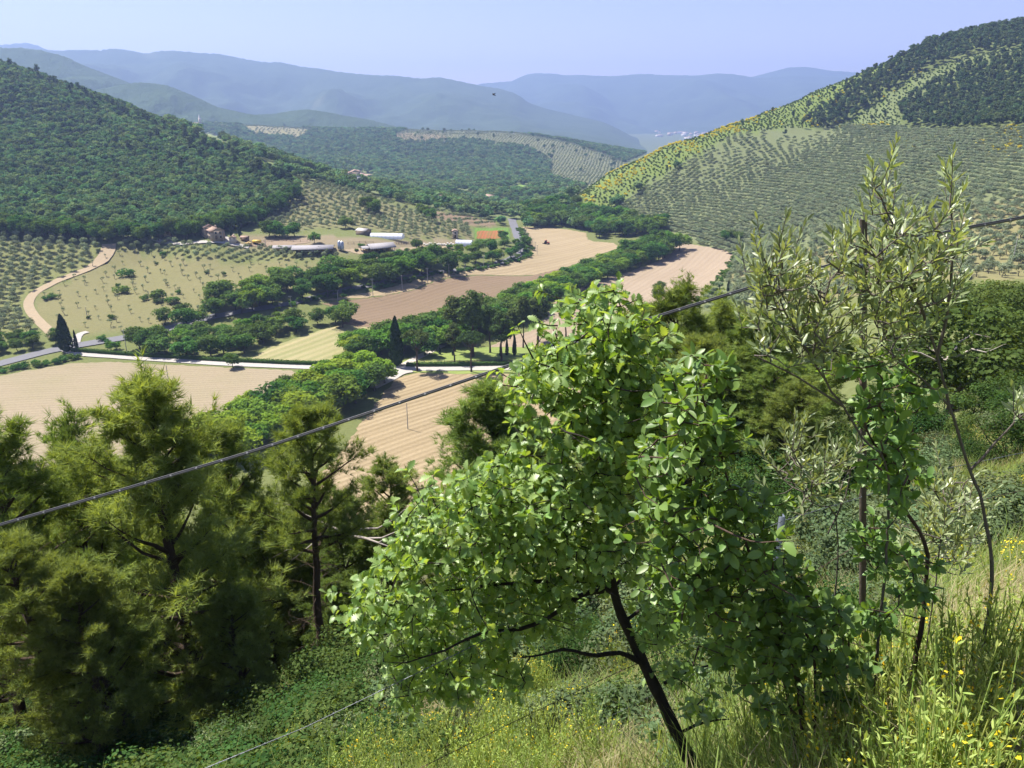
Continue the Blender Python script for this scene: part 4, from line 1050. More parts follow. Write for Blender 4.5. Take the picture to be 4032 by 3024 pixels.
for u, vt, d, var, w in ((240,1610,24,4,1.0),(810,1660,25,3,1.0),(360,1790,29,2,1.1),(1330,1920,25,4,1.0),(160,1830,20,3,1.0),(880,1900,30,3,1),(1190,1980,28,2,1.1),(1620,2010,36,2,1.0),(-60,1760,23,4,1.1),(-230,1650,20,4,1.1),(330,2150,15.5,3,1.0),(80,2050,14.5,1,1.0),(1290,2280,22,2,.8),(640,2080,21,4,1.1),(1000,1930,25,2,1.1),(250,2240,14,2,.9),(880,2330,17,2,.9),(1180,2120,27,4,1.0)):
    near_pine(u, vt, d, var, 'green pine of the plantation below the bank', 'pines of the plantation below the bank', w)
for u, vt, d, var, w in ((2570,1195,38,2,1.0),(2840,1160,36,4,1.0),(3000,1215,32,2,1.05),(3130,1225,35,4,1.0),(2730,1310,28,2,1.0),(3260,1270,38,3,1.0),(2930,1350,27,4,.9),(3080,1430,25,3,.9),(3215,1480,24,3,.8),(2460,1330,40,2,1.0),(2600,1420,30,4,1.0)):
    near_pine(u, vt, d, var, 'olive green pine in the clump behind the shrubs', 'pines in the clump behind the shrubs', w * 1.35)

# ------------------------------------------------------------------ leafy trees and scrub of the near slope
def fine_crown(seed, mat, n_l, n_q, qs, rx, rz, zc, lr, shape=KITE, faces=KF, name='foliage'):
    return crown(seed, mat, n_l, n_q, qs, rx, rz, zc, lr, shape, faces, 0.3, 0.85, name)
def twigs(seed, mat, n, L, z0=0.0, name='stems', r0=.012):
    r = np.random.default_rng(seed); mb = MB()
    for k in range(n):
        a = r.uniform(0, 6.283); e = r.uniform(.5, 1.3); d = np.array([math.cos(a) * math.cos(e), math.sin(a) * math.cos(e), math.sin(e)])
        l = L * r.uniform(.6, 1.1); mid = d * l * .5 + r.normal(0, .04 * L, 3)
        mb.tube([np.array([0, 0, z0 - .1]), mid, d * l], [r0, r0 * .7, r0 * .25], 4, cap=False)
    return mb.mesh(name, mat)
M['nearoak'] = leafmat('foliage oak slope', (0.060, 0.098, 0.026), (0.108, 0.152, 0.044), 0.32, 0.015, 0.18)
lib('near_oak', 2, lambda k: trunk(700 + k, M['bark'], 3.4, .24, .8, 7, 2.4, n=8), lambda k: crown(710 + k, M['nearoak'], 46, 130, .21, 3.0, 1.9, 5.2, .95, SPRAY, SF, .3, .7), 7.8)
lib('scrub', 4, lambda k: twigs(720 + k, M['olivebark'], 26, 1.1), lambda k: fine_crown(730 + k, M['scrub'], 16, 130, .075, .55, .36, .68, .34), 1.25)
lib('under', 4, lambda k: twigs(740 + k, M['bark'], 20, 1.1), lambda k: fine_crown(750 + k, M['under'], 18, 260, .046, .6, .42, .72, .38), 1.4)
lib('sapling', 3, lambda k: trunk(760 + k, M['bark'], 1.6, .05, .5, 5, .7), lambda k: fine_crown(770 + k, M['under'], 20, 120, .12, .95, 1.0, 2.2, .5), 3.6)
lib('yellow', 3, lambda k: twigs(780 + k, M['broom'], 26, .8), lambda k: fine_crown(790 + k, M['gorse'], 12, 16, .045, .42, .2, .68, .22), 1.0)
for u, vt, vb, d, k, w in ((3860,1165,1500,52,0,1.35),(3730,1090,1330,85,1,1.2),(3850,1090,1300,92,0,1.3),(3980,1095,1330,80,1,1.3),(3640,1130,1330,88,0,1.1),(4090,1110,1330,70,1,1.3),(3990,1190,1420,60,1,1.0)):
    t = at(u, vt, d); g = float(ground(t[0], t[1]))
    lab = 'broad green oak with dead lower limbs on the near slope' if (u == 3860) else 'leafy green tree at the top edge of the near slope below the groves'
    plant('near_oak', 'oak_tree', (t[0], t[1], g), min(max(t[2] - g, 5), 13), lab, 'tree', None if u == 3860 else 'leafy trees at the edge of the near slope', None, k, w)
def deadwood(u, v, d, n, L, label, seed, up=.25):
    r = np.random.default_rng(seed); mb = MB(); c = at(u, v, d)
    e = empty('dead_branch', c)
    for k in range(n):
        a = r.uniform(0, 6.283); dd = unit(np.array([math.cos(a), math.sin(a) * .5, r.uniform(-.1, up * 2)])); p = [np.zeros(3)]
        for s in range(4): p.append(p[-1] + unit(dd + r.normal(0, .3, 3)) * L / 4)
        mb.tube(p, [L * .028, L * .022, L * .015, L * .009, L * .003], 5, cap=False)
        for s in range(3):
            b = p[2 + s % 3]; mb.tube([b, b + unit(dd + r.normal(0, .6, 3)) * L * .25], [L * .007, L * .003], 3, cap=False)
    mb.build('limb', M['deadwood'], e); tag(e, label, 'branch')
M['deadwood'] = barkmat('dead wood', (.22, .19, .16), (.42, .38, .34), 10)
deadwood(3720, 1420, 50, 5, 4.2, 'bleached dead limbs under the light green oak', 3)
deadwood(1380, 2110, 22, 5, 2.2, 'grey dead pine boughs beside the dark pine', 4)

def place_scrub(n, poly, dmin, dmax, kinds, h0, h1, label, group, name='shrub', seed=1, cat='shrub', wide=1.2):
    r = np.random.default_rng(seed); poly = np.array(poly, float); lo, hi = poly.min(0), poly.max(0); k = 0; tries = 0
    while k < n and tries < 40:
        tries += 1
        u = r.uniform(lo[0], hi[0], 200); v = r.uniform(lo[1], hi[1], 200); ok = inpoly(u, v, poly)
        H = hit(u[ok], v[ok]); H = H[(H[:, 1] > dmin) & (H[:, 1] < dmax)]
        for q in H:
            if k >= n: break
            kd = kinds[int(r.integers(len(kinds)))]; h = r.uniform(h0, h1); lab = label
            for w_ in ('small ', 'grey green ', 'fresh green ', 'dark green ', 'green ', 'silvery ', 'yellow flowering '):
                if lab.startswith(w_): lab = lab[len(w_):]
            lab = ('tall ' if h > h0 + .65 * (h1 - h0) else 'low ' if h < h0 + .35 * (h1 - h0) else 'mid sized ') + dict(scrub='grey green ', under='dark green ', sapling='slender leafy green ', yellow='yellow flowering ')[kd] + lab
            plant(kd, name, q - np.array([0, 0, .05]), h, lab, cat, group, wide=wide); k += 1
place_scrub(90, [(3150,1560),(4060,1330),(4060,2250),(3400,2350),(3000,2250),(2900,1900)], 12, 75, ('scrub', 'scrub', 'scrub', 'under'), .7, 1.5, 'grey green bush on the sunny near slope', 'grey green bushes on the near slope', seed=5)
place_scrub(34, [(3300,1500),(4060,1300),(4060,1800),(3400,1900)], 25, 80, ('under', 'sapling'), 1.2, 3.0, 'fresh green shrub on the near slope under the oaks', 'fresh green shrubs on the near slope', seed=6)
place_scrub(60, [(1300,2450),(2000,2250),(2700,2200),(3000,2350),(2700,2600),(2000,2700),(1500,2850)], 8, 40, ('scrub', 'scrub', 'under'), .6, 1.3, 'grey green bush on the bank below the oak', 'grey green bushes below the oak', seed=7)
place_scrub(34, [(-40,2500),(700,2450),(1300,2400),(1700,2300),(1600,2600),(1300,2900),(900,3060),(-40,3060)], 8, 60, ('under', 'scrub', 'scrub'), .6, 1.4, 'green undergrowth shrub beneath the pines', 'undergrowth shrubs beneath the pines', seed=8)
place_scrub(40, [(2500,1750),(3300,1550),(3400,2000),(2800,2200),(2400,2100)], 14, 70, ('under', 'sapling', 'under'), 1.2, 3.2, 'dark green shrub below the pine clump', 'shrubs below the pine clump', seed=9)
place_scrub(18, [(2050,2450),(2600,2400),(2500,2750),(2300,2950),(1850,2950),(1900,2700)], 6, 22, ('yellow',), .5, .9, 'yellow flowering broom on the bank below the oak', 'yellow broom below the oak', 'broom_bush', 10, 'bush')
place_scrub(12, [(3600,1780),(4060,1650),(4060,2400),(3700,2400)], 6, 40, ('yellow',), .5, .9, 'yellow flowering broom among the grey bushes on the near slope', 'yellow broom on the near slope', 'broom_bush', 11, 'bush')
place_scrub(16, [(700,3050),(900,2850),(1500,2750),(1900,2800),(2000,3050)], 5, 14, ('scrub',), .5, 1.0, 'silvery bush at the foot of the wire fence', 'silvery bushes by the wire fence', seed=12)

place_scrub(44, [(900,3050),(1100,2780),(1700,2620),(2100,2560),(2500,2700),(2600,3050)], 7, 24, ('scrub', 'scrub', 'under'), .45, 1.0, 'small grey green bush among the dry grass by the wire', 'small grey green bushes by the wire', seed=14)
place_scrub(9, [(1000,3050),(1300,2850),(1900,2700),(2500,2650),(2500,3050)], 7, 20, ('yellow',), .45, .8, 'small yellow flowering broom by the wire', 'small yellow broom by the wire', 'broom_bush', 15, 'bush')
place_scrub(60, [(1900,2500),(2600,2300),(3400,2250),(3700,2400),(3400,2800),(2900,3050),(2300,3050)], 6, 22, ('scrub', 'scrub', 'under'), .45, 1.15, 'grey green bush on the open bank behind the evergreen shrub', 'grey green bushes behind the evergreen shrub', seed=16)
# grass and litter of the near slope
def grass_clump(seed, n, h, mat, w=.0032, spread=.16):
    r = np.random.default_rng(seed); mb = MB()
    a = r.uniform(0, 6.283, n); b = np.column_stack([r.normal(0, spread, n), r.normal(0, spread, n), np.zeros(n) - .03])
    L = h * r.uniform(.5, 1.1, n); ln = r.uniform(.1, .55, n); d = np.column_stack([np.cos(a) * ln, np.sin(a) * ln, np.ones(n)])
    m = b + d * (L * .55)[:, None]; e = m + unit(d + np.column_stack([np.cos(a), np.sin(a), -.4 * np.ones(n)]) * .55) * (L * .5)[:, None]
    s = np.column_stack([-np.sin(a), np.cos(a), 0 * a]) * w
    V = np.stack([b - s, b + s, m + s * .7, m - s * .7, e], 1).reshape(-1, 3); k = np.arange(n)[:, None] * 5
    mb.add(V, np.concatenate([k + np.array([[0, 1, 2, 3]])]), r.uniform(0, .98, n)); mb.add(V, k + np.array([[3, 2, 4]]), r.uniform(0, .98, n))
    return mb.mesh('grass', mat)
M['grass'] = leafmat('grass fresh', (.15, .225, .055), (.27, .345, .11), .4, .02, .2)
M['straw'] = leafmat('grass dry', (.30, .27, .14), (.42, .385, .23), .35, .01, .15)
LIB['grass'] = [(None, grass_clump(800 + k, 46, .42, M['grass']), .42) for k in range(4)]
LIB['straw'] = [(None, grass_clump(810 + k, 40, .45, M['straw']), .45) for k in range(3)]
LIB['litter'] = [(None, fine_crown(820 + k, M['under'], 8, 110, .028, .3, .10, .16, .16), .35) for k in range(3)]
def nearpts(n, r0, r1, seed):
    r = np.random.default_rng(seed); rad = r0 * (r1 / r0) ** r.uniform(0, 1, n) ** .75; a = np.radians(r.uniform(-42, 42, n))
    return gpt(rad * np.sin(a), rad * np.cos(a))
P = nearpts(21000, 2.2, 60, 3); sh = ((P[:, 0] < -.10 * P[:, 1] - 1.5) & (P[:, 1] > 10) & (rng.uniform(size=len(P)) < .5)) | ((P[:, 1] < 6) & (P[:, 0] < .34 * P[:, 1])); P = P[~sh]
k = snoise(P[:, 0], P[:, 1], 5, 51) + rng.normal(0, .35, len(P)) > .22
scatter('grass', P[~k], 'grass', rng.uniform(.22, .5, (~k).sum()) * (1 + P[~k][:, 1] / 45), 'fresh green grass on the near slope', 'grass', 1.2)
scatter('grass', P[k], 'straw', rng.uniform(.25, .5, k.sum()) * (1 + P[k][:, 1] / 45), 'dry straw coloured grass on the near slope', 'grass', 1.2)
P = nearpts(3600, 8, 130, 4); P = P[(P[:, 0] < -.16 * P[:, 1])]
scatter('undergrowth', P, 'litter', rng.uniform(.25, .7, len(P)) * (1 + P[:, 1] / 60), 'low leafy undergrowth on the floor of the pine plantation', 'undergrowth', 1.5)
# ------------------------------------------------------------------ the oak and the shrubs by the fence, branch by branch
def resample(P, s):
    P = np.asarray(P, float); o = [P[0]]
    Q = np.concatenate([[2 * P[0] - P[1]], P, [2 * P[-1] - P[-2]]])
    for k in range(1, len(Q) - 2):
        n = max(1, int(np.linalg.norm(Q[k + 1] - Q[k]) / s))
        for t in np.arange(1, n + 1) / n:
            o.append(0.5 * ((2 * Q[k]) + (Q[k + 1] - Q[k - 1]) * t + (2 * Q[k - 1] - 5 * Q[k] + 4 * Q[k + 1] - Q[k + 2]) * t * t + (3 * Q[k] - Q[k - 1] - 3 * Q[k + 1] + Q[k + 2]) * t ** 3))
    return np.array(o)
def pxline(pts, d=None):
    a = np.array([p if len(p) == 3 else (*p, d) for p in pts], float)
    return at(a[:, 0], a[:, 1], a[:, 2])
class Woody:
    """a plant from drawn stems, twigs that reach for given tips, and leaves at the tips"""
    def __init__(s, seed): s.r = np.random.default_rng(seed); s.stems = []; s.nodes = []; s.tips = []; s.twig = MB()
    def stem(s, P, r0, r1, n=8):
        L = resample(P, .06); L[1:-1] += s.r.normal(0, .0018, (len(L) - 2, 3))
        mb = MB(); mb.tube(L, np.linspace(r0, r1, len(L)) * (1 + .08 * np.sin(np.arange(len(L)) * 1.7)), n); s.stems.append(mb); s.nodes.append(L)
    def reach(s, tips, r0=.0035, wob=.10):
        nodes = np.concatenate(s.nodes)
        d = np.array([np.min(np.linalg.norm(nodes - t, axis=1)) for t in tips])
        for t in np.asarray(tips)[np.argsort(d)]:
            dd = np.linalg.norm(nodes - t, axis=1) + 0.35 * np.maximum(0, nodes[:, 2] - t[2]); j = int(np.argmin(dd)); a = nodes[j]; L = np.linalg.norm(t - a)
            if L < .02: s.tips.append((t, np.array([0, 0, 1.0]))); continue
            m = (a + t) / 2 + s.r.normal(0, wob * L, 3) * np.array([1, 1, .6]) - np.array([0, 0, .05 * L])
            q = resample([a, m, t], .05); n = len(q)
            s.twig.tube(q, np.linspace(r0 * (1 + 1.5 * L), .0014, n), 4, cap=False)
            nodes = np.concatenate([nodes, q[1:]]); s.tips.append((t, unit(q[-1] - q[max(0, n - 3)])))
def blobs(r, B, d, rd, dens):
    o = []
    for b in B:
        u, v, ru, rv = b[:4]; dc = b[4] if len(b) > 4 else d
        n = max(2, int(dens * ru * rv / 1000)); q = r.normal(size=(n, 3)) * .58
        o.append(at(u + q[:, 0] * ru, v + q[:, 1] * rv, dc + q[:, 2] * rd))
    return np.concatenate(o)
def leaf_axes(r, pos, Yd, up=np.array([-.25, -.1, 1.0]), jit=.45):
    Yd = unit(Yd); n = unit(up + r.normal(size=Yd.shape) * jit)
    Zv = unit(n - (n * Yd).sum(1)[:, None] * Yd); X = np.cross(Yd, Zv)
    return X, Yd, Zv
# leaf outlines: (half width profile along the length), folded a little along the midrib and bent
def leaf_shape(prof, fold=.22, bend=.16, petiole=.10, tw=0.0):
    y = np.linspace(0, 1, len(prof)); V = []; F = []
    for k, (t, w) in enumerate(zip(y, prof)):
        z = -bend * (t ** 2) * .5
        V += [(-w, petiole + t, z + fold * w + tw * t * w), (0, petiole + t, z), (w, petiole + t, z + fold * w - tw * t * w)]
        if k:
            a = 3 * (k - 1); b = 3 * k
            F += [(a, a + 1, b + 1, b), (a + 1, a + 2, b + 2, b + 1)]
    n = len(V); V += [(-.012, 0, 0), (.012, 0, 0)]; F += [(n, n + 1, 1)]
    return np.array(V), F
def oak_leaf(seed):
    r = np.random.default_rng(seed)
    base = np.array([.03, .13, .06, .25, .12, .36, .17, .40, .19, .33, .14, .17, .02]) * r.uniform(.9, 1.12, 13)
    return leaf_shape(base, r.uniform(.05, .6), r.uniform(-.1, .7), .08, r.uniform(-.6, .6))
def oval_leaf(seed):
    r = np.random.default_rng(seed); w = np.array([.04, .17, .235, .27, .275, .265, .23, .15, .02]) * r.uniform(.88, 1.1)
    w[1:-1] += np.array([0, .012, -.012, .012, -.012, .012, 0]); return leaf_shape(w, r.uniform(.15, .5), r.uniform(.05, .35), .12, r.uniform(-.25, .25))
def lance_leaf(seed):
    r = np.random.default_rng(seed); w = np.array([.02, .085, .12, .13, .115, .075, .012]) * r.uniform(.9, 1.15)
    return leaf_shape(w, r.uniform(.1, .4), r.uniform(-.1, .25), .06)
M['oakleaf'] = leafmat('oak leaf', (.125, .230, .050), (.310, .430, .150), .46, .02, .26, .5, .42, (1.5, 1.35, .35))  # wide range from dark to pale leaves, highlight contrast put into the colour
M['ovalleaf'] = leafmat('toothed evergreen leaf', (.105, .200, .045), (.190, .300, .080), .40, .012, .18, .4, .42, (1.5, 1.4, .35))
M['lanceleaf'] = leafmat('narrow grey green leaf', (.165, .215, .095), (.275, .335, .165), .34, .012, .16, .5, .38)
M['oakbark'] = barkmat('oak bark', (.012, .010, .009), (.055, .045, .038), 40)
M['redbark'] = barkmat('shrub bark', (.045, .030, .022), (.13, .09, .07), 40)
M['greybark'] = barkmat('smooth bark', (.07, .06, .05), (.19, .165, .14), 40)
def dress(w, name, loc, label, cat, leaf_meshes, mat, pos, Yd, size, bark, n_leaf=300, jit=.62, front=True):
    e = empty(name, loc); r = w.r; L = Vector(loc); inv = -np.array(loc)
    for mb in w.stems:
        for a in mb.V: a += inv
        mb.build('stem' if len(w.stems) > 1 and name != 'oak_tree' else ('trunk' if mb is w.stems[0] else 'limb'), bark, e, True)
    if w.twig.n:
        for a in w.twig.V: a += inv
        tag(w.twig.build('twigs', bark, e), kind='stuff')
    X, Y, Zv = leaf_axes(r, pos, Yd, jit=jit); pos = pos + inv; N_ = len(pos)
    # the leaves that show largest become parts of their own
    cost = np.hypot(pos[:, 0] - inv[0], pos[:, 1] - inv[1]) / size + r.uniform(0, .6, N_) * 10
    order = np.argsort(cost); own = np.zeros(N_, bool); own[order[:n_leaf]] = True
    ms = []
    for V, F in leaf_meshes:
        mb = MB(); mb.add(V, F, .5); ms.append(mb.mesh('leaf', mat))
    which = r.integers(0, len(ms), N_)
    for k in np.where(own)[0]:
        o = bpy.data.objects.new('leaf', ms[which[k]]); s = size[k]
        m = Matrix(((X[k, 0] * s, Y[k, 0] * s, Zv[k, 0] * s, pos[k, 0]), (X[k, 1] * s, Y[k, 1] * s, Zv[k, 1] * s, pos[k, 1]), (X[k, 2] * s, Y[k, 2] * s, Zv[k, 2] * s, pos[k, 2]), (0, 0, 0, 1)))
        link(o, e); o.matrix_local = m
    mb = MB()
    for q, (V, F) in enumerate(leaf_meshes):
        k = (~own) & (which == q)
        if k.any(): mb.polys(V, F, pos[k], X[k], Y[k], Zv[k], size[k], r.uniform(0, .98, k.sum()))
    tag(mb.build('foliage', mat, e), kind='stuff')
    tag(e, label, cat)
    return e
def rosettes(w, k0, k1, L, droop=.1, spread=.9):
    r = w.r; P, Y, S_ = [], [], []
    for t, d in w.tips:
        n = int(r.integers(k0, k1 + 1)); a = r.uniform(0, 6.283) + np.arange(n) * 2.4; q = unit(np.cross(d, r.normal(size=3))); q2 = np.cross(d, q)
        Y.append(d * r.uniform(.1, .9, n)[:, None] + spread * (np.cos(a)[:, None] * q + np.sin(a)[:, None] * q2) + np.array([0, 0, -droop]))
        P.append(t - d * r.uniform(0, .05, n)[:, None]); S_.append(L * r.uniform(.6, 1.2, n))
    return np.concatenate(P), np.concatenate(Y), np.concatenate(S_)
def shoots(w, n0, n1, sl, L, up=.8):
    """leaves set along an upright shoot that goes on from every tip"""
    r = w.r; P, Y, S_ = [], [], []
    for t, d in w.tips:
        d = unit(d * .6 + np.array([0, 0, up]) + r.normal(0, .25, 3)); l = sl * r.uniform(.6, 1.2); n = int(r.integers(n0, n1 + 1))
        w.twig.tube([t, t + d * l * .5, t + d * l], [.0022, .0017, .001], 4, cap=False)
        q = unit(np.cross(d, r.normal(size=3))); q2 = np.cross(d, q); s = np.linspace(0, 1, n); a = np.arange(n) * math.pi + (np.arange(n) // 2) * 1.57 + r.uniform(0, 6)
        P.append(t + d * (l * s)[:, None]); Y.append(d * (.55 + .6 * s)[:, None] + (.75 - .35 * s)[:, None] * (np.cos(a)[:, None] * q + np.sin(a)[:, None] * q2) + r.normal(0, .12, (n, 3)))
        S_.append(L * (1 - .35 * s) * r.uniform(.75, 1.15, n))
    return np.concatenate(P), np.concatenate(Y), np.concatenate(S_)

# ---- the oak
w = Woody(21)
b = at(2745, 3060, 3.75); bz = float(ground(b[0], b[1])); foot = np.array([b[0] + .08, b[1] - .02, bz - .1])
w.stem(np.concatenate([[foot], pxline([(2740,3060,3.75),(2690,2940,3.78),(2600,2750,3.85),(2520,2580,3.92),(2450,2430,4.0),(2412,2310,4.05),(2402,2200,4.1),(2432,2080,4.15),(2400,1900,4.2),(2345,1720,4.2),(2312,1600,4.2),(2370,1420,4.15),(2392,1260,4.1)])]), .052, .008, 10)
for l, r0 in (([(2420,2335,4.05),(2330,2292,4.0),(2230,2285,3.95),(2060,2292,3.9),(1880,2312,3.82),(1700,2330,3.75)], .020), ([(2405,2318,4.05),(2290,2345,3.95),(2150,2440,3.85),(2050,2476,3.8),(1900,2492,3.72),(1750,2560,3.65),(1600,2610,3.6)], .019),
              ([(2545,2620,3.9),(2440,2570,3.85),(2350,2582,3.8),(2220,2558,3.75),(2130,2580,3.7),(2050,2590,3.65)], .019), ([(2470,2440,4.0),(2560,2375,4.1),(2650,2350,4.2)], .012), ([(2615,2690,3.88),(2720,2640,3.95),(2830,2612,4.0)], .011), ([(2690,2880,3.8),(2780,2842,3.85),(2870,2832,3.9)], .010),
              ([(2430,2090,4.15),(2300,2060,4.1),(2100,2010,4.0),(1900,2030,3.9),(1700,2085,3.8)], .014), ([(2385,1840,4.2),(2250,1900,4.1),(2080,1905,4.0),(1930,1900,3.95)], .010), ([(2315,1620,4.2),(2200,1520,4.15),(2090,1450,4.1)], .008), ([(2330,1660,4.2),(2470,1570,4.25),(2560,1450,4.2)], .008), ([(2412,2320,4.05),(2480,2230,4.2),(2520,2100,4.3)], .011)):
    w.stem(pxline(l), r0, .004, 7)
w.reach(blobs(w.r, [(2360,1240,170,100),(2250,1410,210,120),(2450,1410,170,140),(2130,1490,120,90),(2300,1590,270,130),(2500,1610,190,140),(2200,1710,140,70),(2440,1770,170,110),(2385,1165,70,45),(2600,1500,80,90),
    (1950,1890,190,90),(2150,1900,200,90),(1800,2000,170,100),(2050,2050,250,110),(1650,2130,130,100),(1850,2200,240,110),(2200,2150,220,110),(2400,2020,170,120),(1540,2230,90,60),(2330,1930,140,90),
    (1480,2390,120,90),(1600,2450,170,90),(1420,2330,60,50),(1750,2400,190,70),(1960,2350,150,70),(1550,2610,80,55),(1650,2690,110,60),(1850,2630,140,60),(2000,2680,70,55),(1700,2550,120,60),(2160,2440,130,60),(1570,2740,50,40),(2200,2330,170,80),(2560,2250,120,100),(2610,2450,110,80),(2350,2190,150,90),(1780,2710,130,50),(2650,2640,90,60),(2760,2780,80,60),(1930,2500,150,70),(1450,2480,80,60)], 3.95, .40, 4.8))
P, Y, S_ = rosettes(w, 4, 7, .060, .16)
dress(w, 'oak_tree', (foot[0], foot[1], bz), 'young lobed leaf oak with a dark leaning trunk behind the wire fence', 'oak tree', [oak_leaf(k) for k in range(9)], M['oakleaf'], P, Y, S_, M['oakbark'])

# ---- toothed evergreen shrub in front of the oak
w = Woody(22)
b = at(3230, 3040, 3.0); g = float(ground(b[0], b[1])); foot = np.array([b[0], b[1], g - .08])
for l in ([(3150,2700,3.0),(2990,2420,2.95),(2860,2200,2.9),(2760,1950,2.85),(2700,1750,2.85),(2650,1600,2.85)], [(3080,2650,3.0),(2900,2400,2.9),(2780,2300,2.85),(2650,2150,2.85)], [(3120,2600,3.0),(2940,2150,2.95),(2870,1900,2.9),(2790,1650,2.85),(2740,1480,2.8)], [(3210,2650,3.0),(3080,2350,2.95),(2960,2080,2.9)], [(3260,2700,3.05),(3230,2480,3.0),(3160,2330,3.0)], [(3300,2760,3.0),(3340,2560,3.0),(3340,2420,3.0)]):
    w.stem(np.concatenate([[foot + w.r.normal(0, .03, 3) * np.array([1, 1, 0])], pxline(l)]), .013, .0035, 7)
w.reach(blobs(w.r, [(2790,1440,90,70),(2730,1600,160,90),(2650,1790,130,140),(2850,1700,110,100),(2750,1980,190,110),(2900,2050,140,110),(2700,2150,170,90),(2950,2200,170,90),(2800,2310,170,90),(2950,2400,170,80),(3060,2300,110,90),(3100,2500,130,70),(3150,2380,140,80),(2960,2650,80,60),(3200,2600,90,60),(3340,2420,110,70),(2620,2000,90,90),(2600,2280,80,70),(2870,2560,120,80),(3060,2600,110,70),(3260,2740,100,60),(3050,2800,110,60),(3360,2600,90,60),(2700,2420,110,80)], 2.88, .28, 2.9))
P, Y, S_ = rosettes(w, 4, 8, .054, .0, .85)
dress(w, 'evergreen_shrub', (foot[0], foot[1], g), 'large many stemmed evergreen shrub with toothed oval leaves beside the oak', 'shrub', [oval_leaf(k) for k in range(5)], M['ovalleaf'], P, Y, S_, M['redbark'])
w = Woody(23)
b = at(3660, 2420, 3.1); g = float(ground(b[0], b[1])); foot = np.array([b[0], b[1], g - .08])
w.stem(np.concatenate([[foot], pxline([(3650,2270,3.1),(3560,1990,3.1),(3510,1720,3.05),(3450,1560,3.0)])]), .017, .004, 8)
for l in ([(3560,1990,3.1),(3600,1800,3.1),(3590,1680,3.1)], [(3530,1830,3.08),(3440,1750,3.0),(3400,1650,2.95)], [(3640,2250,3.1),(3480,2150,3.0),(3420,2080,2.95)]):
    w.stem(pxline(l), .007, .003, 6)
w.reach(blobs(w.r, [(3480,1480,150,70),(3450,1620,110,80),(3530,1750,120,80),(3560,1850,110,80),(3440,1870,90,60),(3500,1950,80,60),(3600,1570,60,60),(3430,2100,90,60),(3520,2230,120,70),(3420,2440,120,70),(3600,2330,90,60)], 3.02, .2, 2.7))
P, Y, S_ = rosettes(w, 4, 8, .052, .0, .85)
dress(w, 'evergreen_shrub', (foot[0], foot[1], g), 'slimmer toothed evergreen shrub in front of the wooden pole', 'shrub', [oval_leaf(10 + k) for k in range(4)], M['ovalleaf'], P, Y, S_, M['redbark'], 220)

# ---- narrow leaved olive like shrubs
def lance(seed, base, stems, bl, label, dens=4.2, nleaf=300, d=2.9):
    w = Woody(seed); b = at(*base); g = float(ground(b[0], b[1])); foot = np.array([b[0], b[1], g - .08])
    for k, (l, r0, root) in enumerate(stems):
        p = pxline(l, d); w.stem(np.concatenate([[foot], p]) if root else p, r0, .003, 7)
    w.reach(blobs(w.r, bl, d, .22, dens))
    P, Y, S_ = shoots(w, 9, 14, .13, .056)
    dress(w, 'olive_shrub', (foot[0], foot[1], g), label, 'shrub', [lance_leaf(k) for k in range(4)], M['lanceleaf'], P, Y, S_, M['greybark'], nleaf, .6)
lance(24, (3560,2330,3.0), [([(3500,2000),(3390,1720),(3250,1500),(3130,1300),(3060,1150),(3010,1020)], .009, True), ([(3320,1600),(3150,1490),(2970,1400)], .005, False), ([(3200,1400),(3230,1250),(3270,1100)], .005, False)],
      [(3030,1040,60,90),(3080,1130,100,90),(3150,1230,120,90),(3260,1140,60,120),(3230,1290,80,80),(3020,1250,80,60),(3120,1370,100,70),(2990,1400,60,40),(3260,1400,80,60)], 'narrow leaved grey green shrub leaning over the pine clump', 2.0)
lance(25, (3910,2480,3.0), [([(3900,2360),(3880,2050),(3820,1850),(3740,1600),(3690,1400),(3620,1180),(3540,960),(3470,780)], .0115, True), ([(3690,1400),(3740,1200),(3750,950),(3740,800)], .007, False), ([(3660,1310),(3580,1120),(3470,1020),(3400,930)], .006, False), ([(3820,1850),(3960,1700),(4080,1560)], .006, False), ([(3740,1600),(3640,1500),(3520,1400)], .005, False)],
      [(3470,790,45,80),(3740,830,40,80),(3500,960,110,80),(3420,1080,110,90),(3620,1040,110,90),(3700,980,60,80),(3540,1150,110,80),(3430,1230,90,90),(3620,1230,100,80),(3530,1360,100,70),(3680,1140,70,80),(3380,1370,70,60),(4000,1640,70,60)], 'taller narrow leaved grey green shrub with a bare stem beside the wooden pole', 2.0)
lance(26, (3330,2420,3.3), [([(3300,2150),(3200,1980),(3120,1850)], .006, True), ([(3260,2100),(3330,1950),(3350,1850)], .004, False)], [(3110,1800,80,70),(3200,1880,90,70),(3290,1830,80,60),(3160,1960,80,50)], 'small brownish narrow leaved shrub under the pine clump', 3.0, 120, 3.3)
lance(27, (3700,2480,3.4), [([(3690,2250),(3720,2050),(3760,1900)], .005, True)], [(3700,2050,80,90),(3760,1960,70,80),(3640,2180,90,80),(3780,2150,80,80)], 'small narrow leaved shrub between the two bare stems', 3.0, 120, 3.4)

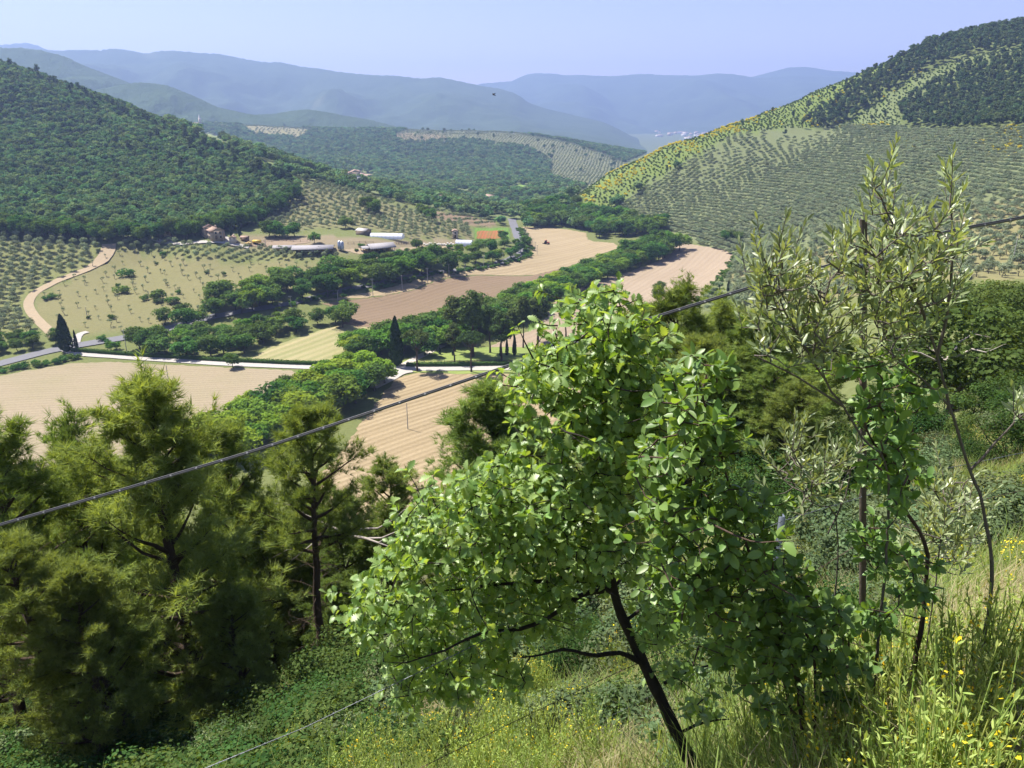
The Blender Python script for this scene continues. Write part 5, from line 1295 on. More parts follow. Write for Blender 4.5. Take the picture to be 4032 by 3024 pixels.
# ------------------------------------------------------------------ broom, dead stems, silvery twigs of the foreground
M['broomstem'] = leafmat('broom shoots', (.24, .335, .080), (.40, .47, .150), .4, .015, .12)
M['darkstem'] = plainmat('dead broom stems', (.022, .016, .013), .8, .2, .3, 20)
M['petal'] = leafmat('broom flower', (.62, .44, .02), (.75, .58, .06), .3, .01, .1)
M['pinkbud'] = leafmat('orange bud', (.50, .25, .10), (.62, .36, .16), .3, .02, .1)
def broom(seed, n, H, leaf=.028, fl=5):
    r = np.random.default_rng(seed); st = MB(); lf = MB(); f = MB(); V, F = leaf_shape(np.array([.03, .13, .12, .015]), .2, .1, .06)
    for k in range(n):
        a = r.uniform(0, 6.283); ln = r.uniform(.05, .42); d = unit(np.array([math.cos(a) * ln, math.sin(a) * ln, 1])); b = np.array([r.normal(0, .07), r.normal(0, .07), -.05]); L = H * r.uniform(.55, 1.1)
        q = [b]
        for s in range(5): d = unit(d + r.normal(0, .07, 3) + np.array([0, 0, .03])); q.append(q[-1] + d * L / 5)
        q = np.array(q); st.tube(q, np.linspace(.0048, .0018, 6), 4, rnd=r.uniform(0, .9), cap=False)
        m = int(44 * L); t = r.uniform(.2, 1, m); i = np.minimum((t * 5).astype(int), 4); p = q[i] + (q[i + 1] - q[i]) * (t * 5 - i)[:, None]
        Yd = unit(unit(q[-1] - q[0]) + r.normal(0, .5, (m, 3))); X, Y, Zv = leaf_axes(r, p, Yd)
        lf.polys(V, F, p, X, Y, Zv, leaf * r.uniform(.6, 1.2, m), r.uniform(0, .98, m))
        if r.uniform() < .12:
            m = fl; p = q[-1] + r.normal(0, .02, (m, 3)); X, Y, Zv = frames(r.normal(size=(m, 3)), r); f.polys(SPRAY, SF, p, X, Y, Zv, .018, r.uniform(0, .9, m))
    return st.mesh('shoots', M['broomstem']), lf.mesh('leaves', M['broomstem']), f.mesh('flowers', M['petal'])
BR = [broom(900 + k, 70, .9, .034) for k in range(4)]
def put(name, parts, loc, h, label, cat, group=None, rz=None):
    e = empty(name, loc, random.uniform(0, 6.28) if rz is None else rz, h)
    for me in parts: tag(link(bpy.data.objects.new(me.name.split('.')[0], me), e), kind='stuff')
    tag(e, label, cat, group); return e
r = np.random.default_rng(77)
for u, v, d in ((3950,2980,2.2),(3780,2900,2.4),(3600,3000,2.4),(4000,2750,2.7),(3850,2700,3.0),(3700,2800,2.8),(3500,2850,2.9),(3950,2500,3.4),(3350,2980,2.7),(4100,2600,2.8),(4060,2880,2.0),(3650,2620,3.4),(3820,2450,3.8),(4080,2420,3.6),(3200,3000,3.6),(3420,2700,3.7),(3560,2760,3.2),(3100,2900,4.4),(2950,2980,5.0),(3250,2850,4.2),(3920,2620,3.1),(3740,2680,3.3),(3480,2960,2.6),(3880,2960,2.3),(3980,2400,4.2),(3650,2400,4.6),(3500,2500,4.8),(3300,2650,5.0),(4100,2250,5.0),(3880,2300,5.2),(3700,3000,2.2),(4020,3000,1.9),(3150,2950,4.0),(3380,2800,3.4),(3600,2700,2.9),(3780,2560,3.3),(3950,2880,2.5),(3550,2930,2.7),(4080,2700,2.4)):
    x = (u - CX) / FPX * d * 1.15
    put('broom_shrub', BR[int(r.integers(4))], (x, d, float(ground(x, d))), (hh := r.uniform(.8, 1.15)), ('taller ' if hh > 1 else 'shorter ') + 'bright yellow green broom with upright shoots on the near bank', 'shrub', 'upright broom on the near bank')
for u, d in ((1250,10.5),(1400,9.8),(1500,9.2),(1600,8.8),(1700,8.4),(1850,8.0),(1950,8.2),(1780,9.4),(2050,7.6),(2200,7.2),(1350,8.6),(1480,8.0),(1640,7.6),(1900,7.0),(2100,8.8),(2350,7.0),(1150,11.0),(1560,10.5)):
    x = (u - CX) / FPX * d * 1.3
    put('broom_shrub', BR[int(r.integers(4))], (x, d, float(ground(x, d))), r.uniform(1.0, 1.5), 'flowering broom with thin shoots along the wire fence', 'shrub', 'flowering broom along the wire fence')
for k in range(46):
    d = r.uniform(6.5, 15); x = d * r.uniform(-.08, .42); hh = r.uniform(.8, 1.35)
    put('broom_shrub', BR[int(r.integers(4))], (x, d, float(ground(x, d))), hh, ('taller ' if hh > 1.07 else 'shorter ') + 'thin stemmed broom on the open bank behind the oak', 'shrub', 'thin stemmed broom behind the oak')
def deadbroom(seed, n, H):
    r = np.random.default_rng(seed); mb = MB()
    for k in range(n):
        a = r.uniform(0, 6.283); ln = r.uniform(.02, .45); d = unit(np.array([math.cos(a) * ln, math.sin(a) * ln, 1])); q = [np.array([r.normal(0, .03), r.normal(0, .03), -.05])]; L = H * r.uniform(.5, 1.1)
        for s in range(5): d = unit(d + r.normal(0, .06, 3) + np.array([0, 0, .02])); q.append(q[-1] + d * L / 5)
        mb.tube(q, np.linspace(.0045, .0012, 6), 4, cap=False)
        for s in range(3):
            b = q[2 + s]; mb.tube([b, b + unit(d + r.normal(0, .25, 3)) * L * .3], [.002, .0009], 3, cap=False)
    return mb.mesh('stems', M['darkstem'])
DB = [deadbroom(920, 38, .8), deadbroom(921, 60, .75)]
for u, v, d, k, lab in ((2170,2980,7.6,0,'blackened dead broom with bare spiky stems below the oak'), (2950,2700,6.0,1,'dark dense tuft of dead broom stems behind the evergreen shrub'), (1780,2990,8.6,0,'thin dead broom stems rising by the fence wire')):
    x = (u - CX) / FPX * d * 1.2; put('dead_broom', [DB[k]], (x, d, float(ground(x, d))), 1.6, lab, 'shrub')

# ------------------------------------------------------------------ fence, pole, overhead cable
M['wire'] = plainmat('galvanised wire', (.10, .11, .125), .5, .4, .15, 30, .4)
M['rustwire'] = plainmat('rusty wire', (.10, .065, .045), .7, .3, .3, 30, .3)
M['cable'] = plainmat('black cable', (.075, .075, .08), .5, .4, .15, 20)
M['clip'] = plainmat('pale cable tie', (.22, .22, .23), .5, .4, .1, 20)
M['post'] = barkmat('weathered post', (.05, .04, .03), (.14, .115, .09), 14)
M['steel'] = plainmat('grey steel post', (.10, .12, .145), .5, .4, .2, 10, .3)
FD = lambda u: np.interp(u, [300, 800, 2000, 3080, 3400, 4100], [2.9, 3.1, 3.75, 4.5, 5.5, 7.2])
root = empty('wire_fence', (at(3080, 2400, 4.5)[0], 4.5, float(ground(at(3080, 2400, 4.5)[0], 4.5))))
def strand(px, rad, mat, name, twist=0, barbs=False):
    px = np.array(px, float); u = np.arange(px[0, 0], px[-1, 0], 30); v = np.interp(u, px[:, 0], px[:, 1]); P = resample(at(u, v, FD(u)), .02) - np.array(root.location)
    mb = MB(); s = np.arange(len(P)) * .02
    for q in range(2 if twist else 1):
        ph = s * 160 + q * math.pi
        off = np.column_stack([0 * s, np.cos(ph), np.sin(ph)]) * rad * .9 if twist else 0
        mb.tube(P + off, rad, 4)
    o = mb.build(name, mat, root)
    if barbs:
        bm = MB()
        for k in range(4, len(P) - 4, 6):
            for a in (.7, 2.3, 3.9, 5.5):
                bm.tube([P[k], P[k] + np.array([.006, math.cos(a) * .011, math.sin(a) * .011])], [rad, rad * .4], 3)
        bm.build('barbs', mat, o)
    return P
TOP = [(560,3140),(820,3020),(1200,2865),(1700,2622),(2050,2452),(2300,2345),(2541,2280),(3080,2052),(3400,1955),(3700,1850),(3990,1790),(4150,1760)]
strand(TOP, .0022, M['wire'], 'barbed_wire', 1, True)
W2 = [(1500,3100),(1800,2953),(1953,2876),(2384,2669),(2607,2569),(3080,2330),(3400,2130),(3800,1985),(4150,1900)]
strand(W2, .0022, M['rustwire'], 'wire', 1)
W3 = [(1900,3080),(2015,3022),(2353,2845),(2660,2692),(3080,2480),(3400,2260),(3900,2080),(4150,2020)]
strand(W3, .0013, M['wire'], 'wire')
W4 = [(2560,3060),(2800,2900),(3080,2720),(3400,2420),(4000,2180)]
strand(W4, .0013, M['wire'], 'wire')
vw = lambda L, u: float(np.interp(u, [p[0] for p in L], [p[1] for p in L]))
for u in np.arange(1830, 3000, 92):
    a = at(u, vw(W2, u), float(FD(u))); x, y, z = a; mb = MB(); k = np.linspace(0, 1, 8); h = .55
    mb.tube(np.column_stack([x + .02 * np.sin(k * 5 + u), y + 0 * k, z - h * k]) - np.array(root.location), .0011, 3); mb.build('stay_wire', M['rustwire'], root)
def angle_post(u, vt, d):
    t = at(u, vt, d); g = float(ground(t[0], t[1])) - .2; mb = MB(); h = t[2] - g; c = np.array([t[0], t[1], g + h / 2]) - np.array(root.location)
    mb.box(c + np.array([0, 0, 0]), (.042, .006, h)); mb.box(c + np.array([.018, .022, 0]), (.006, .038, h)); mb.build('steel_post', M['steel'], root)
angle_post(3080, 2035, 4.5)
tag(root, 'barbed wire fence on a grey steel post crossing in front of the oak', 'fence')
t = at(3400, 862, 5.5); g = float(ground(t[0], t[1])); e = empty('wooden_pole', (t[0], t[1], g))
lo = at(3397, 2180, 5.5) - np.array([t[0], t[1], g]); hi = t - np.array([t[0], t[1], g]); mb = MB(); mb.tube([lo + (lo - hi) * 1.0, lo, (lo + hi) / 2, hi], [.028, .027, .026, .025], 12); mb.build('post', M['post'], e, True)
mb = MB(); zc = at(3400, 1056, 5.5)[2] - g; mb.box((0, -.045, zc + .01), (.05, .03, .06)); mb.tube([(0, -.04, zc), (0, -.075, zc)], .008, 6); mb.build('bracket', M['steel'], e)
tag(e, 'slim weathered wooden pole rising among the shrubs and carrying the cable', 'pole')
cp = [(-300,2160),(0,2068),(500,1925),(1000,1778),(1500,1612),(2000,1443),(2500,1275),(3000,1120),(3400,1058),(3730,912),(4032,858),(4400,780)]
cp = np.array(cp, float); cp[8, 1] = 1010
u = np.arange(-300, 4400, 25.0); v = np.interp(u, cp[:, 0], cp[:, 1]); k = np.ones(9) / 9; v = np.convolve(np.pad(v, 4, mode='edge'), k, 'valid')
cd = np.interp(u, [-300, 1500, 3400, 4400], [5.0, 5.2, 5.42, 6.0]); P = at(u, v, cd)
e = empty('overhead_cable', tuple(P[0])); P = P - P[0]
mb = MB(); mb.tube(P, .0095, 8); mb.tube(P + np.array([0, 0, .0125]), .0042, 6); mb.build('cable', M['cable'], e, True)
for q in range(3, len(P) - 3, 4):
    mb = MB(); tt = unit(P[q + 1] - P[q]); mb.tube([P[q] - tt * .006, P[q] + tt * .006], .0118, 8); o = mb.build('tie', M['clip'], e)
tag(e, 'thick black overhead cable with pale ties crossing the view', 'cable')
# flying insect
c = at(1945, 375, 3.2); e = empty('flying_insect', c); e.rotation_euler = (0, 0, .5)
mb = MB(); mb.tube([(-.007, 0, .001), (-.003, 0, .002), (.003, 0, .001), (.008, 0, -.002)], [.0006, .0024, .0022, .0006], 6); mb.build('body', M['darkstem'], e)
for s in (-1, 1):
    mb = MB(); mb.add([(0, 0, .003), (.004, s * .008, .006), (0, s * .012, .007), (-.004, s * .007, .005)], [(0, 1, 2, 3)]); mb.add([(0, 0, .0034), (.004, s * .008, .0064), (0, s * .012, .0074), (-.004, s * .007, .0054)], [(3, 2, 1, 0)]); mb.build('wing', M['darkstem'], e)
tag(e, 'tiny dark insect flying against the blue ridge', 'insect')
# ------------------------------------------------------------------ buildings and farm things
M['stone'] = plainmat('rubble stone', (.34, .27, .20), .9, .15, .25, 1.5)
M['plaster'] = plainmat('pale plaster', (.52, .44, .34), .9, .15, .15, .8)
M['white'] = plainmat('white plaster', (.70, .67, .61), .9, .15, .08, .8)
M['tile'] = plainmat('terracotta tiles', (.29, .205, .155), .9, .15, .3, 2.5)
M['greyroof'] = plainmat('fibre cement roof', (.24, .23, .235), .85, .2, .2, .6)
M['tin'] = plainmat('weathered tin', (.36, .34, .31), .6, .4, .2, .8)
M['glassdark'] = plainmat('dark pane', (.03, .035, .04), .2, .5, .1, 2)
M['shutter'] = plainmat('brown wood', (.13, .085, .055), .8, .2, .2, 6)
M['timber'] = plainmat('grey timber', (.15, .12, .095), .9, .15, .25, 6)
M['hay'] = plainmat('hay', (.50, .36, .15), .95, .1, .3, 5)
M['red'] = plainmat('red paint', (.38, .045, .03), .5, .4, .1, 3)
M['yellow'] = plainmat('yellow paint', (.60, .40, .05), .5, .4, .1, 3)
M['rubber'] = plainmat('rubber', (.02, .02, .02), .8, .2, .1, 5)
M['silo'] = plainmat('galvanised silo', (.42, .44, .46), .4, .5, .12, 1, .6)
M['conc'] = plainmat('concrete pole', (.38, .36, .33), .9, .15, .12, 2)
def film():
    m, nt = newmat('tunnel film'); n = noise(nt, .6, 4, .6, N(nt, 'ShaderNodeTexCoord').outputs['Object'])
    p = princ(nt, mixc(nt, n, (.62, .66, .74), (.80, .83, .88)), .35, .5)
    t = N(nt, 'ShaderNodeBsdfTranslucent'); t.inputs[0].default_value = (.8, .85, .9, 1); mx = N(nt, 'ShaderNodeMixShader'); mx.inputs[0].default_value = .3
    nt.links.new(p.outputs[0], mx.inputs[1]); nt.links.new(t.outputs[0], mx.inputs[2]); out(nt, mx.outputs[0]); return m
M['film'] = film()
def prism(mb, w, l, z0, rh, ov, t=.18, mi=0):
    """gabled roof: two slabs, ridge along Y"""
    W = w / 2 + ov; L = l / 2 + ov; dz = rh * ov / (w / 2)
    for s in (-1, 1):
        a = np.array([(0, -L, z0 + rh), (s * W, -L, z0 - dz), (s * W, L, z0 - dz), (0, L, z0 + rh)]); b = a + np.array([0, 0, t])
        V = np.concatenate([a, b]); F = [(0, 1, 2, 3), (7, 6, 5, 4), (0, 4, 5, 1), (1, 5, 6, 2), (2, 6, 7, 3), (3, 7, 4, 0)]
        mb.add(V, F if s > 0 else [f[::-1] for f in F], mi=mi)
def house(name, loc, rz, w, l, h, rh, wall, roof, label, cat='house', group=None, wins=2, chim=True, floors=2, door=True, sc=1.0):
    e = empty(name, loc, rz, sc); mb = MB(); mb.box((0, 0, h / 2 - .5), (w, l, h + 1))
    for s in (-1, 1): mb.add([(-w / 2, s * l / 2, h), (w / 2, s * l / 2, h), (0, s * l / 2, h + rh)], [(0, 1, 2) if s < 0 else (2, 1, 0)])
    mb.build('wall', wall, e)
    mb = MB(); prism(mb, w, l, h, rh, .35); ro = mb.build('roof', roof, e)
    if chim: mb = MB(); mb.box((w * .18, l * .2, h + rh), (.7, .7, 1.6)); mb.build('chimney', wall, ro)
    if wins:
        for side in range(4):
            n = wins; span = l if side % 2 else w
            for fl in range(floors):
                for k in range(n):
                    p = (k + 1) / (n + 1) * span - span / 2; z = h * (fl + .55) / floors; a = side * math.pi / 2; off = (w if side % 2 else l) / 2
                    if door and side == 0 and fl == 0 and k == 0:
                        mb = MB(); mb.box((p, -off, 1.05), (1.1, .16, 2.1)); mb.build('door', M['shutter'], e); continue
                    c = {0: (p, -off), 1: (off, p), 2: (p, off), 3: (-off, p)}[side]
                    sz = (.9, .14, 1.2) if side % 2 == 0 else (.14, .9, 1.2); fr = (1.15, .08, 1.45) if side % 2 == 0 else (.08, 1.15, 1.45)
                    mb = MB(); mb.box((*c, z), fr); wo = mb.build('window', M['plaster'], e)
                    mb = MB(); mb.box((*c, z), sz); mb.build('pane', M['glassdark'], wo)
    tag(e, label, cat, group); return e
def gl(u, v, dz=0.0, dm=100): q = hit1(u, v, dm); return (q[0], q[1], q[2] + dz)
house('farmhouse', gl(850, 938), R_(38), 7.0, 9.5, 4.4, 1.5, M['stone'], M['tile'], 'two storey stone farmhouse with tiled roof above the olive rows')
house('farmhouse', gl(822, 925), R_(38), 6.0, 7.0, 4.6, 1.4, M['stone'], M['tile'], 'older stone wing behind the tiled farmhouse')
house('hut', gl(918, 954), R_(10), 3.2, 3.6, 2.6, .9, M['plaster'], M['tile'], 'little hut with a reddish roof below the two cypresses', 'hut', wins=0)
house('hut', gl(965, 948), R_(80), 2.4, 3.8, 2.0, .6, M['shutter'], M['tile'], 'low brown hut at the edge of the paddock', 'hut', wins=0, chim=False)
house('hut', gl(1792, 936), R_(8), 3.4, 4.0, 4.4, .9, M['plaster'], M['tile'], 'narrow two storey hut with tiled roof near the small tunnel', 'hut', wins=1, chim=False)
house('shed', gl(1432, 924), R_(60), 5.5, 7.0, 2.6, 1.0, M['timber'], M['tin'], 'small tin roofed shed at the end of the long tunnel', 'shed', wins=0, chim=False)
house('stone_house', gl(660, 922), R_(25), 4, 5, 2.4, .9, M['stone'], M['tile'], 'low stone outbuilding among trees by the farmhouse', 'house', wins=1, floors=1, chim=False)
def openshed(name, loc, rz, w, l, h, rh, nx, ny, label, back=True):
    e = empty(name, loc, rz); mb = MB(); prism(mb, w, l, h, rh, .8); mb.build('roof', M['greyroof'], e)
    for i in range(nx):
        for j in range(ny):
            mb = MB(); x = -w / 2 + w * i / (nx - 1); y = -l / 2 + l * j / (ny - 1); mb.box((x, y, h / 2 - .3), (.22, .22, h + .6)); mb.build('post', M['timber'], e)
    if back: mb = MB(); mb.box((w / 2 - .1, 0, h * .4), (.2, l - .5, h * .8)); mb.build('wall', M['timber'], e)
    mb = MB()
    for k in range(int(l / 3)): mb.box((w * .15, -l / 2 + 1.6 + k * 3, .9), (2.2, 2.2, 1.9), random.uniform(-.2, .2), taper=.9)
    mb.build('hay', M['hay'], e)
    tag(e, label, 'shed'); return e
openshed('long_shed', gl(1235, 990), R_(97), 9, 20, 2.0, 1.2, 3, 8, 'long low shed with a grey corrugated roof by the silos')
openshed('long_shed', gl(1120, 985), R_(97), 6, 10, 1.8, .7, 2, 5, 'lower grey lean shed joined to the end of the long one')
openshed('open_barn', gl(1500, 992), R_(118), 8, 13, 3.0, 1.7, 3, 5, 'open sided timber barn with a sagging grey roof')
openshed('lean_shed', gl(1445, 992), R_(118), 5, 5, 2.4, .7, 2, 3, 'small open lean shed beside the timber barn', False)
def tunnel(loc, rz, w, l, h, label, n=9):
    e = empty('polytunnel', loc, rz); a = np.linspace(0, math.pi, 11)
    pr = np.column_stack([-np.cos(a) * w / 2, np.sin(a) ** .75 * h]); ys = np.linspace(-l / 2, l / 2, n); V = np.array([(x, y, z - .1 + .05 * math.sin(y * 3 + x)) for y in ys for x, z in pr])
    i = np.arange(n - 1)[:, None] * 11; j = np.arange(10)[None]; F = np.stack([i + j, i + j + 1, i + 12 + j, i + 11 + j], -1).reshape(-1, 4)
    mb = MB(); mb.add(V, F); mb.build('cover', M['film'], e, True)
    for y in ys:
        mb = MB(); mb.tube([(x * 1.012, y, z * 1.012 - .1) for x, z in pr], .05, 4); mb.build('hoop', M['tin'], e)
    for s in (-1, 1):
        mb = MB(); y = s * (l / 2 - .05); mb.add([(x, y, z - .1) for x, z in pr], [tuple(range(11))]); mb.build('end_wall', M['film'], e)
    tag(e, label, 'polytunnel')
tunnel(gl(1525, 938), R_(83), 6.5, 19, 3.0, 'long white polytunnel behind the timber barn')
tunnel(gl(1828, 966), R_(80), 6, 10, 3.4, 'short translucent polytunnel near the poppy field', 6)
tunnel(gl(1215, 990), R_(92), 2, 6, 1.2, 'low white covered tunnel in front of the long shed', 5)
for k, (u, v) in enumerate(((1338, 986), (1348, 988))):
    e = empty('silo', gl(u, v)); mb = MB(); mb.tube([(0, 0, .8), (0, 0, 4.4), (0, 0, 5.0), (0, 0, 5.3)], [1.05, 1.05, .6, .12], 16); mb.build('tank', M['silo'], e, True)
    for a in range(4): mb = MB(); mb.box((math.cos(a * 1.571) * .8, math.sin(a * 1.571) * .8, .5), (.14, .14, 1.3)); mb.build('leg', M['silo'], e)
    tag(e, 'grey feed silo at the end of the long shed', 'silo', 'feed silos beside the long shed')
def wheel(mb, c, r, w): 
    c = np.array(c); mb.tube([c - np.array([w / 2, 0, 0]), c + np.array([w / 2, 0, 0])], r, 14); mb.add([c - np.array([w / 2, 0, 0]) + np.array([0, math.cos(a) * r, math.sin(a) * r]) for a in np.arange(14) * .4488], [tuple(range(14))])
# tractor
e = empty('tractor', gl(2152, 962, .15), R_(65)); mb = MB(); mb.box((0, -1.1, 1.15), (.8, 1.9, .8), taper=.9); mb.box((0, .3, .95), (.9, 1.4, .6)); mb.build('body', M['red'], e)
mb = MB(); mb.box((0, .55, 1.95), (1.35, 1.3, 1.3), taper=.85); mb.build('cab', M['glassdark'], e); mb = MB(); mb.box((0, .55, 2.66), (1.4, 1.45, .14)); mb.build('cab_roof', M['red'], e)
for x, y, rr, ww in ((-.85, .7, .85, .45), (.85, .7, .85, .45), (-.75, -1.5, .5, .3), (.75, -1.5, .5, .3)):
    mb = MB(); wheel(mb, (x, y, rr - .1), rr, ww); mb.build('wheel', M['rubber'], e)
mb = MB(); mb.box((0, 2.1, .35), (2.8, 1.2, .35)); mb.build('harrow', M['timber'], e)
tag(e, 'red tractor with a harrow working on the straw field', 'tractor')
e = empty('farm_trailer', gl(1012, 962), R_(80)); mb = MB(); mb.box((0, 0, 1.5), (2.2, 4.2, 1.4)); mb.build('box', M['yellow'], e)
for x in (-1, 1): mb = MB(); wheel(mb, (x * 1.0, .6, .5), .55, .3); mb.build('wheel', M['rubber'], e)
mb = MB(); mb.box((0, -2.8, .7), (.2, 1.6, .2)); mb.build('drawbar', M['timber'], e); tag(e, 'yellow farm trailer standing by the paddock', 'trailer')
for u, v in ((978, 963), (985, 965), (972, 966)):
    mb = MB(); a = R_(random.uniform(0, 90)); mb.tube([(-.7 * math.cos(a), -.7 * math.sin(a), .75), (.7 * math.cos(a), .7 * math.sin(a), .75)], .8, 14); mb.add([(-.7 * math.cos(a) - math.sin(a) * math.cos(t) * .8, -.7 * math.sin(a) + math.cos(a) * math.cos(t) * .8, .75 + math.sin(t) * .8) for t in np.arange(14) * .4488], [tuple(range(14))])
    o = mb.build('hay_bale', M['hay']); o.location = gl(u, v); tag(o, 'round straw bale lying beside the yellow trailer', 'hay bale', 'straw bales beside the trailer')
for k in range(17):
    u = 1672 + k * 7.0 + random.uniform(-2, 2); mb = MB(); mb.box((0, 0, .42), (.9, .8, .84)); mb.box((0, 0, .90), (1.0, .9, .12)); o = mb.build('white_box', M['white']); o.location = gl(u, 966 - k * .15 + random.uniform(-4, 4)); o.rotation_euler = (0, 0, random.uniform(-.5, .5))
    tag(o, 'small white box in the row between the barn and the short tunnel', 'box', 'white boxes in a row in the farmyard')
# paddock fence
def railfence(px, h, step, mat, label, rails=2, t=.09):
    L = densify(wpoly(px), step, False); P = gpt(L[:, 0], L[:, 1]); e = empty('wooden_fence', tuple(P[0])); P = P - P[0]
    for q in P: mb = MB(); mb.box(q + np.array([0, 0, h / 2 - .1]), (t * 1.4, t * 1.4, h + .2)); mb.build('post', mat, e)
    for k in range(rails):
        z = h * (k + .75) / (rails + .1)
        for a, b in zip(P[:-1], P[1:]): mb = MB(); mb.tube([a + np.array([0, -.06, z]), b + np.array([0, -.06, z])], t * .5, 4); mb.build('rail', mat, e)
    tag(e, label, 'fence')
railfence([(1645,1432),(1750,1431),(1900,1430),(2040,1429)], 1.25, 2.4, M['timber'], 'brown post and rail fence along the park lawn', 2, .13)
railfence([(1010,955),(1100,950),(1210,952)], 1.4, 3.5, M['timber'], 'rough timber fence of the brown paddock', 2, .12)
railfence([(1370,962),(1440,958),(1470,960)], 1.4, 3.0, M['timber'], 'rough timber fence between the silos and the barn', 2, .12)
railfence([(1560,962),(1620,960)], 1.6, 2.2, M['timber'], 'short timber pen fence beside the barn', 3, .14)
# clipped hedges along the drive
def hedge(px, w, h, label, seed):
    L = densify(wpoly(px), 1.6, False); P = gpt(L[:, 0], L[:, 1]); t = unit(np.gradient(L, axis=0)); n = np.column_stack([-t[:, 1], t[:, 0], 0 * t[:, 0]]); r = np.random.default_rng(seed)
    e = empty('clipped_hedge', tuple(P[0])); P0 = P - P[0]; c = [(-.5, 0), (-.47, .9), (-.3, 1), (.3, 1), (.47, .9), (.5, 0)]
    V = np.stack([P0 + n * (a * w * .94) + np.array([0, 0, b * h * .96 - .1]) for a, b in c], 1).reshape(-1, 3); m = len(P0); i = np.arange(m - 1)[:, None] * 6; j = np.arange(5)[None]
    mb = MB(); mb.add(V, np.stack([i + j, i + 6 + j, i + 7 + j, i + j + 1], -1).reshape(-1, 4)); mb.build('core', M['hedge'], e)
    k = m * 70; q = r.uniform(0, m - 1.001, k); a = q.astype(int); f = (q - a)[:, None]; base = P0[a] * (1 - f) + P0[a + 1] * f; s = r.uniform(0, 1, k)
    off = np.where(s < .32, -.5, np.where(s < .64, .5, r.uniform(-.5, .5, k))); zz = np.where(s < .64, r.uniform(.03, 1, k), 1.0)
    pos = base + n[a] * (off * w)[:, None] + np.array([0, 0, 1]) * (zz * h * (1 + .05 * np.sin(q * 1.1)))[:, None]
    nr = n[a] * np.sign(off)[:, None] * (s < .64)[:, None] + np.array([0, 0, 1]) * (s >= .64)[:, None] + r.normal(0, .45, (k, 3)); X, Y, Zv = frames(nr, r)
    mb = MB(); mb.polys(SPRAY, SF, pos, X, Y, Zv, .34 * r.uniform(.6, 1.2, k), r.uniform(0, .98, k)); tag(mb.build('foliage', M['hedge'], e), kind='stuff'); tag(e, label, 'hedge')
hedge([(285,1384),(330,1387),(450,1396),(700,1412),(900,1425),(1143,1435),(1330,1440)], 1.7, 1.5, 'long clipped hedge beside the white drive and planted grove', 1)
hedge([(1600,1443),(1800,1442),(2040,1440),(2330,1435)], 1.7, 1.5, 'clipped hedge between the white drive and the park lawn', 2)
# utility poles
def pole(u, vb, vt, label, group, arm=True):
    q = hit1(u, vb, 100); t = pdir(u, vt); h = min(max(CZ + t[2] / t[1] * q[1] - q[2], 5), 10.5); e = empty('utility_pole', tuple(q), random.uniform(-.3, .3))
    mb = MB(); mb.tube([(0, 0, -.5), (0, 0, h * .5), (0, 0, h)], [.16, .13, .10], 8); mb.build('post', M['conc'], e, True)
    if arm:
        mb = MB(); mb.box((0, -.1, h - .35), (1.5, .1, .1)); mb.build('crossarm', M['steel'], e)
        for x in (-.65, 0, .65): mb = MB(); mb.tube([(x, -.1, h - .3), (x, -.1, h - .08)], [.06, .04], 6); mb.build('insulator', M['white'], e)
    tag(e, label, 'utility pole', group)
for u, vb, vt in ((1146,1209,1172),(1331,1185,1143),(1469,1170,1097),(1584,1140,1084),(1684,1114,1055),(1768,1089,1039),(1831,1075,1035),(1905,1056,1007),(1981,1036,995),(2115,1004,964),(2107,989,952),(2098,975,938),(2089,961,928),(2082,951,920),(2076,940,912),(2070,930,904),(2064,923,900)):
    pole(u, vb, vt, 'utility pole in the line between the road and the straw field', 'utility poles along the straw field')
pole(501, 1394, 1298, 'grey utility pole on the verge beside the planted grove', None)
pole(668, 1530, 1437, 'lone pole standing in the seeded field', None, False)
pole(1606, 1690, 1586, 'lone pole standing in the stubble field', None, False)
pole(630, 1260, 1215, 'pole on the dry slope above the planted grove', 'poles on the dry slope', False); pole(345, 1255, 1210, 'pole on the dry slope above the planted grove', 'poles on the dry slope', False)
pole(1047, 972, 945, 'slim pole beside the farm paddock', 'slim poles beside the paddock', False); pole(880, 952, 918, 'slim pole beside the farmhouse lane', None, False)
q = at(3985, 1085, 262); pole(3985, 1038, 915, 'thin pole in the stony olive grove', None, False)
# church, hamlet, distant town
q = gl(790, 503, 0, 1200); e = empty('church', q, R_(20), 1.0)
mb = MB(); mb.box((0, 0, 10), (6.2, 6.2, 24)); mb.build('tower', M['plaster'], e); mb = MB(); mb.tube([(0, 0, 21.8), (0, 0, 22.6), (0, 0, 31.5)], [3.3, 2.6, .1], 8); mb.build('spire', M['tin'], e)
mb = MB(); mb.box((-10, 0, 4), (13, 8, 10)); mb.build('nave', M['white'], e)
mb = MB(); prism(mb, 8, 13, 0, 2.6, .5); ro = mb.build('roof', M['tile'], e); ro.location = (-10, 0, 9.05); ro.rotation_euler = (0, 0, math.pi / 2)
for s in (0, 1): mb = MB(); mb.box((0, 0, 18.2), (6.4 if s else 1.5, 1.5 if s else 6.4, 3)); mb.build('belfry_opening', M['glassdark'], e)
tag(e, 'pale village church with a pointed bell tower on the hill', 'church')
hm = []
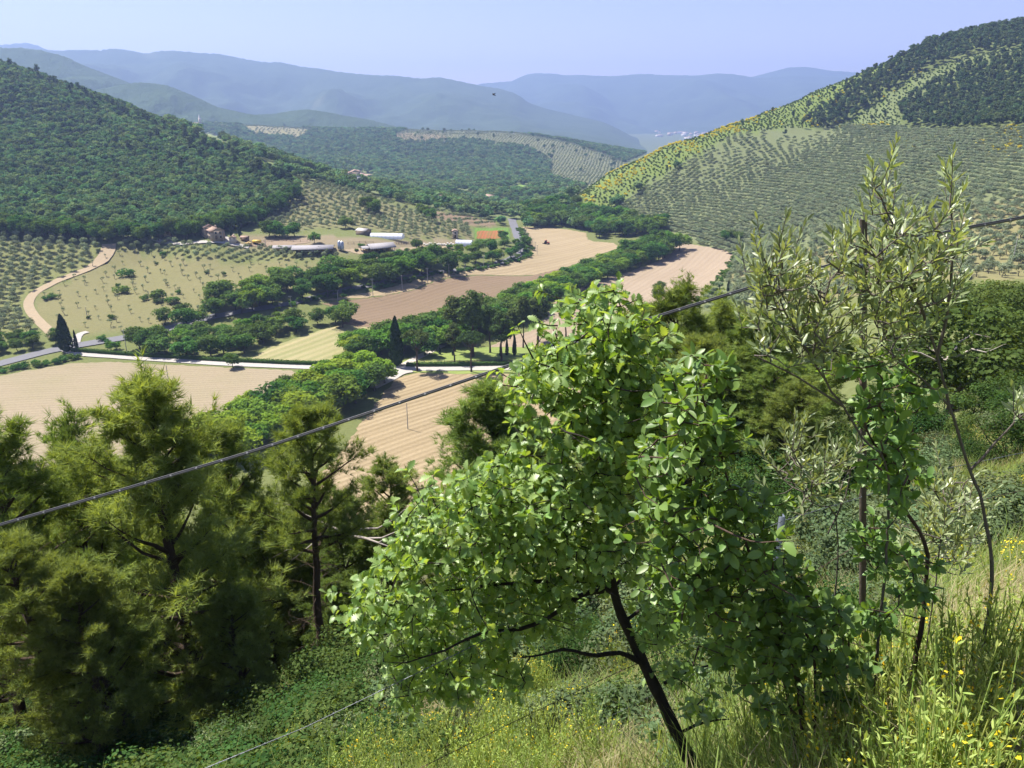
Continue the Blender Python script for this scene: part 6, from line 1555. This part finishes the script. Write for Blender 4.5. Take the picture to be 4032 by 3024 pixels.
for k, (u, v, w, l, h, rz) in enumerate(((1400,712,9,13,9,15),(1425,708,8,10,7,70),(1380,712,8,9,6,20),(1448,710,7,10,6,95),(1410,698,8,11,8,10),(1372,705,6,8,5,60))):
    q = gl(u, v, 0, 900); house('stone_house', q, R_(rz), w, l, h, 2.0, M['plaster'] if k % 2 else M['stone'], M['tile'], ('tallest house', 'side house', 'low front house', 'long end house', 'upper rear house', 'small detached house')[k] + ' of the stone hamlet below the wooded hill', wins=2, chim=False, sc=1.15)
for u, v in ((870,503),(895,503),(1355,720),(1395,722),(1735,800),(1930,790),(1580,508)):
    house('country_house', gl(u, v, 0, 700), R_(random.uniform(0, 90)), 9, 14, 5, 2, M['white'], M['tile'], 'pale country house among the woods of the middle distance', 'house', 'pale country houses in the middle distance', 2, False)
def simple(kind):
    w, l, h = kind; a = MB(); a.box((0, 0, h / 2 - 1), (w, l, h + 2)); 
    for s in (-1, 1): a.add([(-w / 2, s * l / 2, h), (w / 2, s * l / 2, h), (0, s * l / 2, h + 3)], [(0, 1, 2) if s < 0 else (2, 1, 0)])
    b = MB(); prism(b, w, l, h, 3, .6, .4); return a.mesh('wall', M['plaster'] if w < 16 else M['white']), b.mesh('roof', M['tile'])
TK = [simple(k) for k in ((14, 20, 12), (18, 34, 14), (15, 26, 18), (24, 44, 10))]
r = np.random.default_rng(5); n = 0
while n < 150:
    u = r.uniform(2480, 2960); c = np.interp(u, [2480, 2560, 2700, 2960], [503, 508, 522, 545]); v = c + r.normal(0, 1) * np.interp(u, [2480, 2700, 2960], [4, 17, 22])
    if v < 498: continue
    q = hit1(u, v, 2000)
    if q[1] < 4500: continue
    k = int(r.integers(4)); e = empty('town_house', tuple(q), r.uniform(0, 3.1))
    for nm, me in zip(('wall', 'roof'), TK[k]): link(bpy.data.objects.new(nm, me), e)
    tag(e, 'one of the pale houses packed in the distant town on the plain', 'house', 'houses of the distant town'); n += 1
q = hit1(2530, 512, 2000); e = empty('town_tower', tuple(q)); mb = MB(); mb.box((0, 0, 22), (9, 9, 46)); mb.build('shaft', M['white'], e); mb = MB(); mb.tube([(0, 0, 45), (0, 0, 56)], [6, .4], 8); mb.build('spire', M['tile'], e); tag(e, 'slender pale tower rising from the distant town', 'tower')
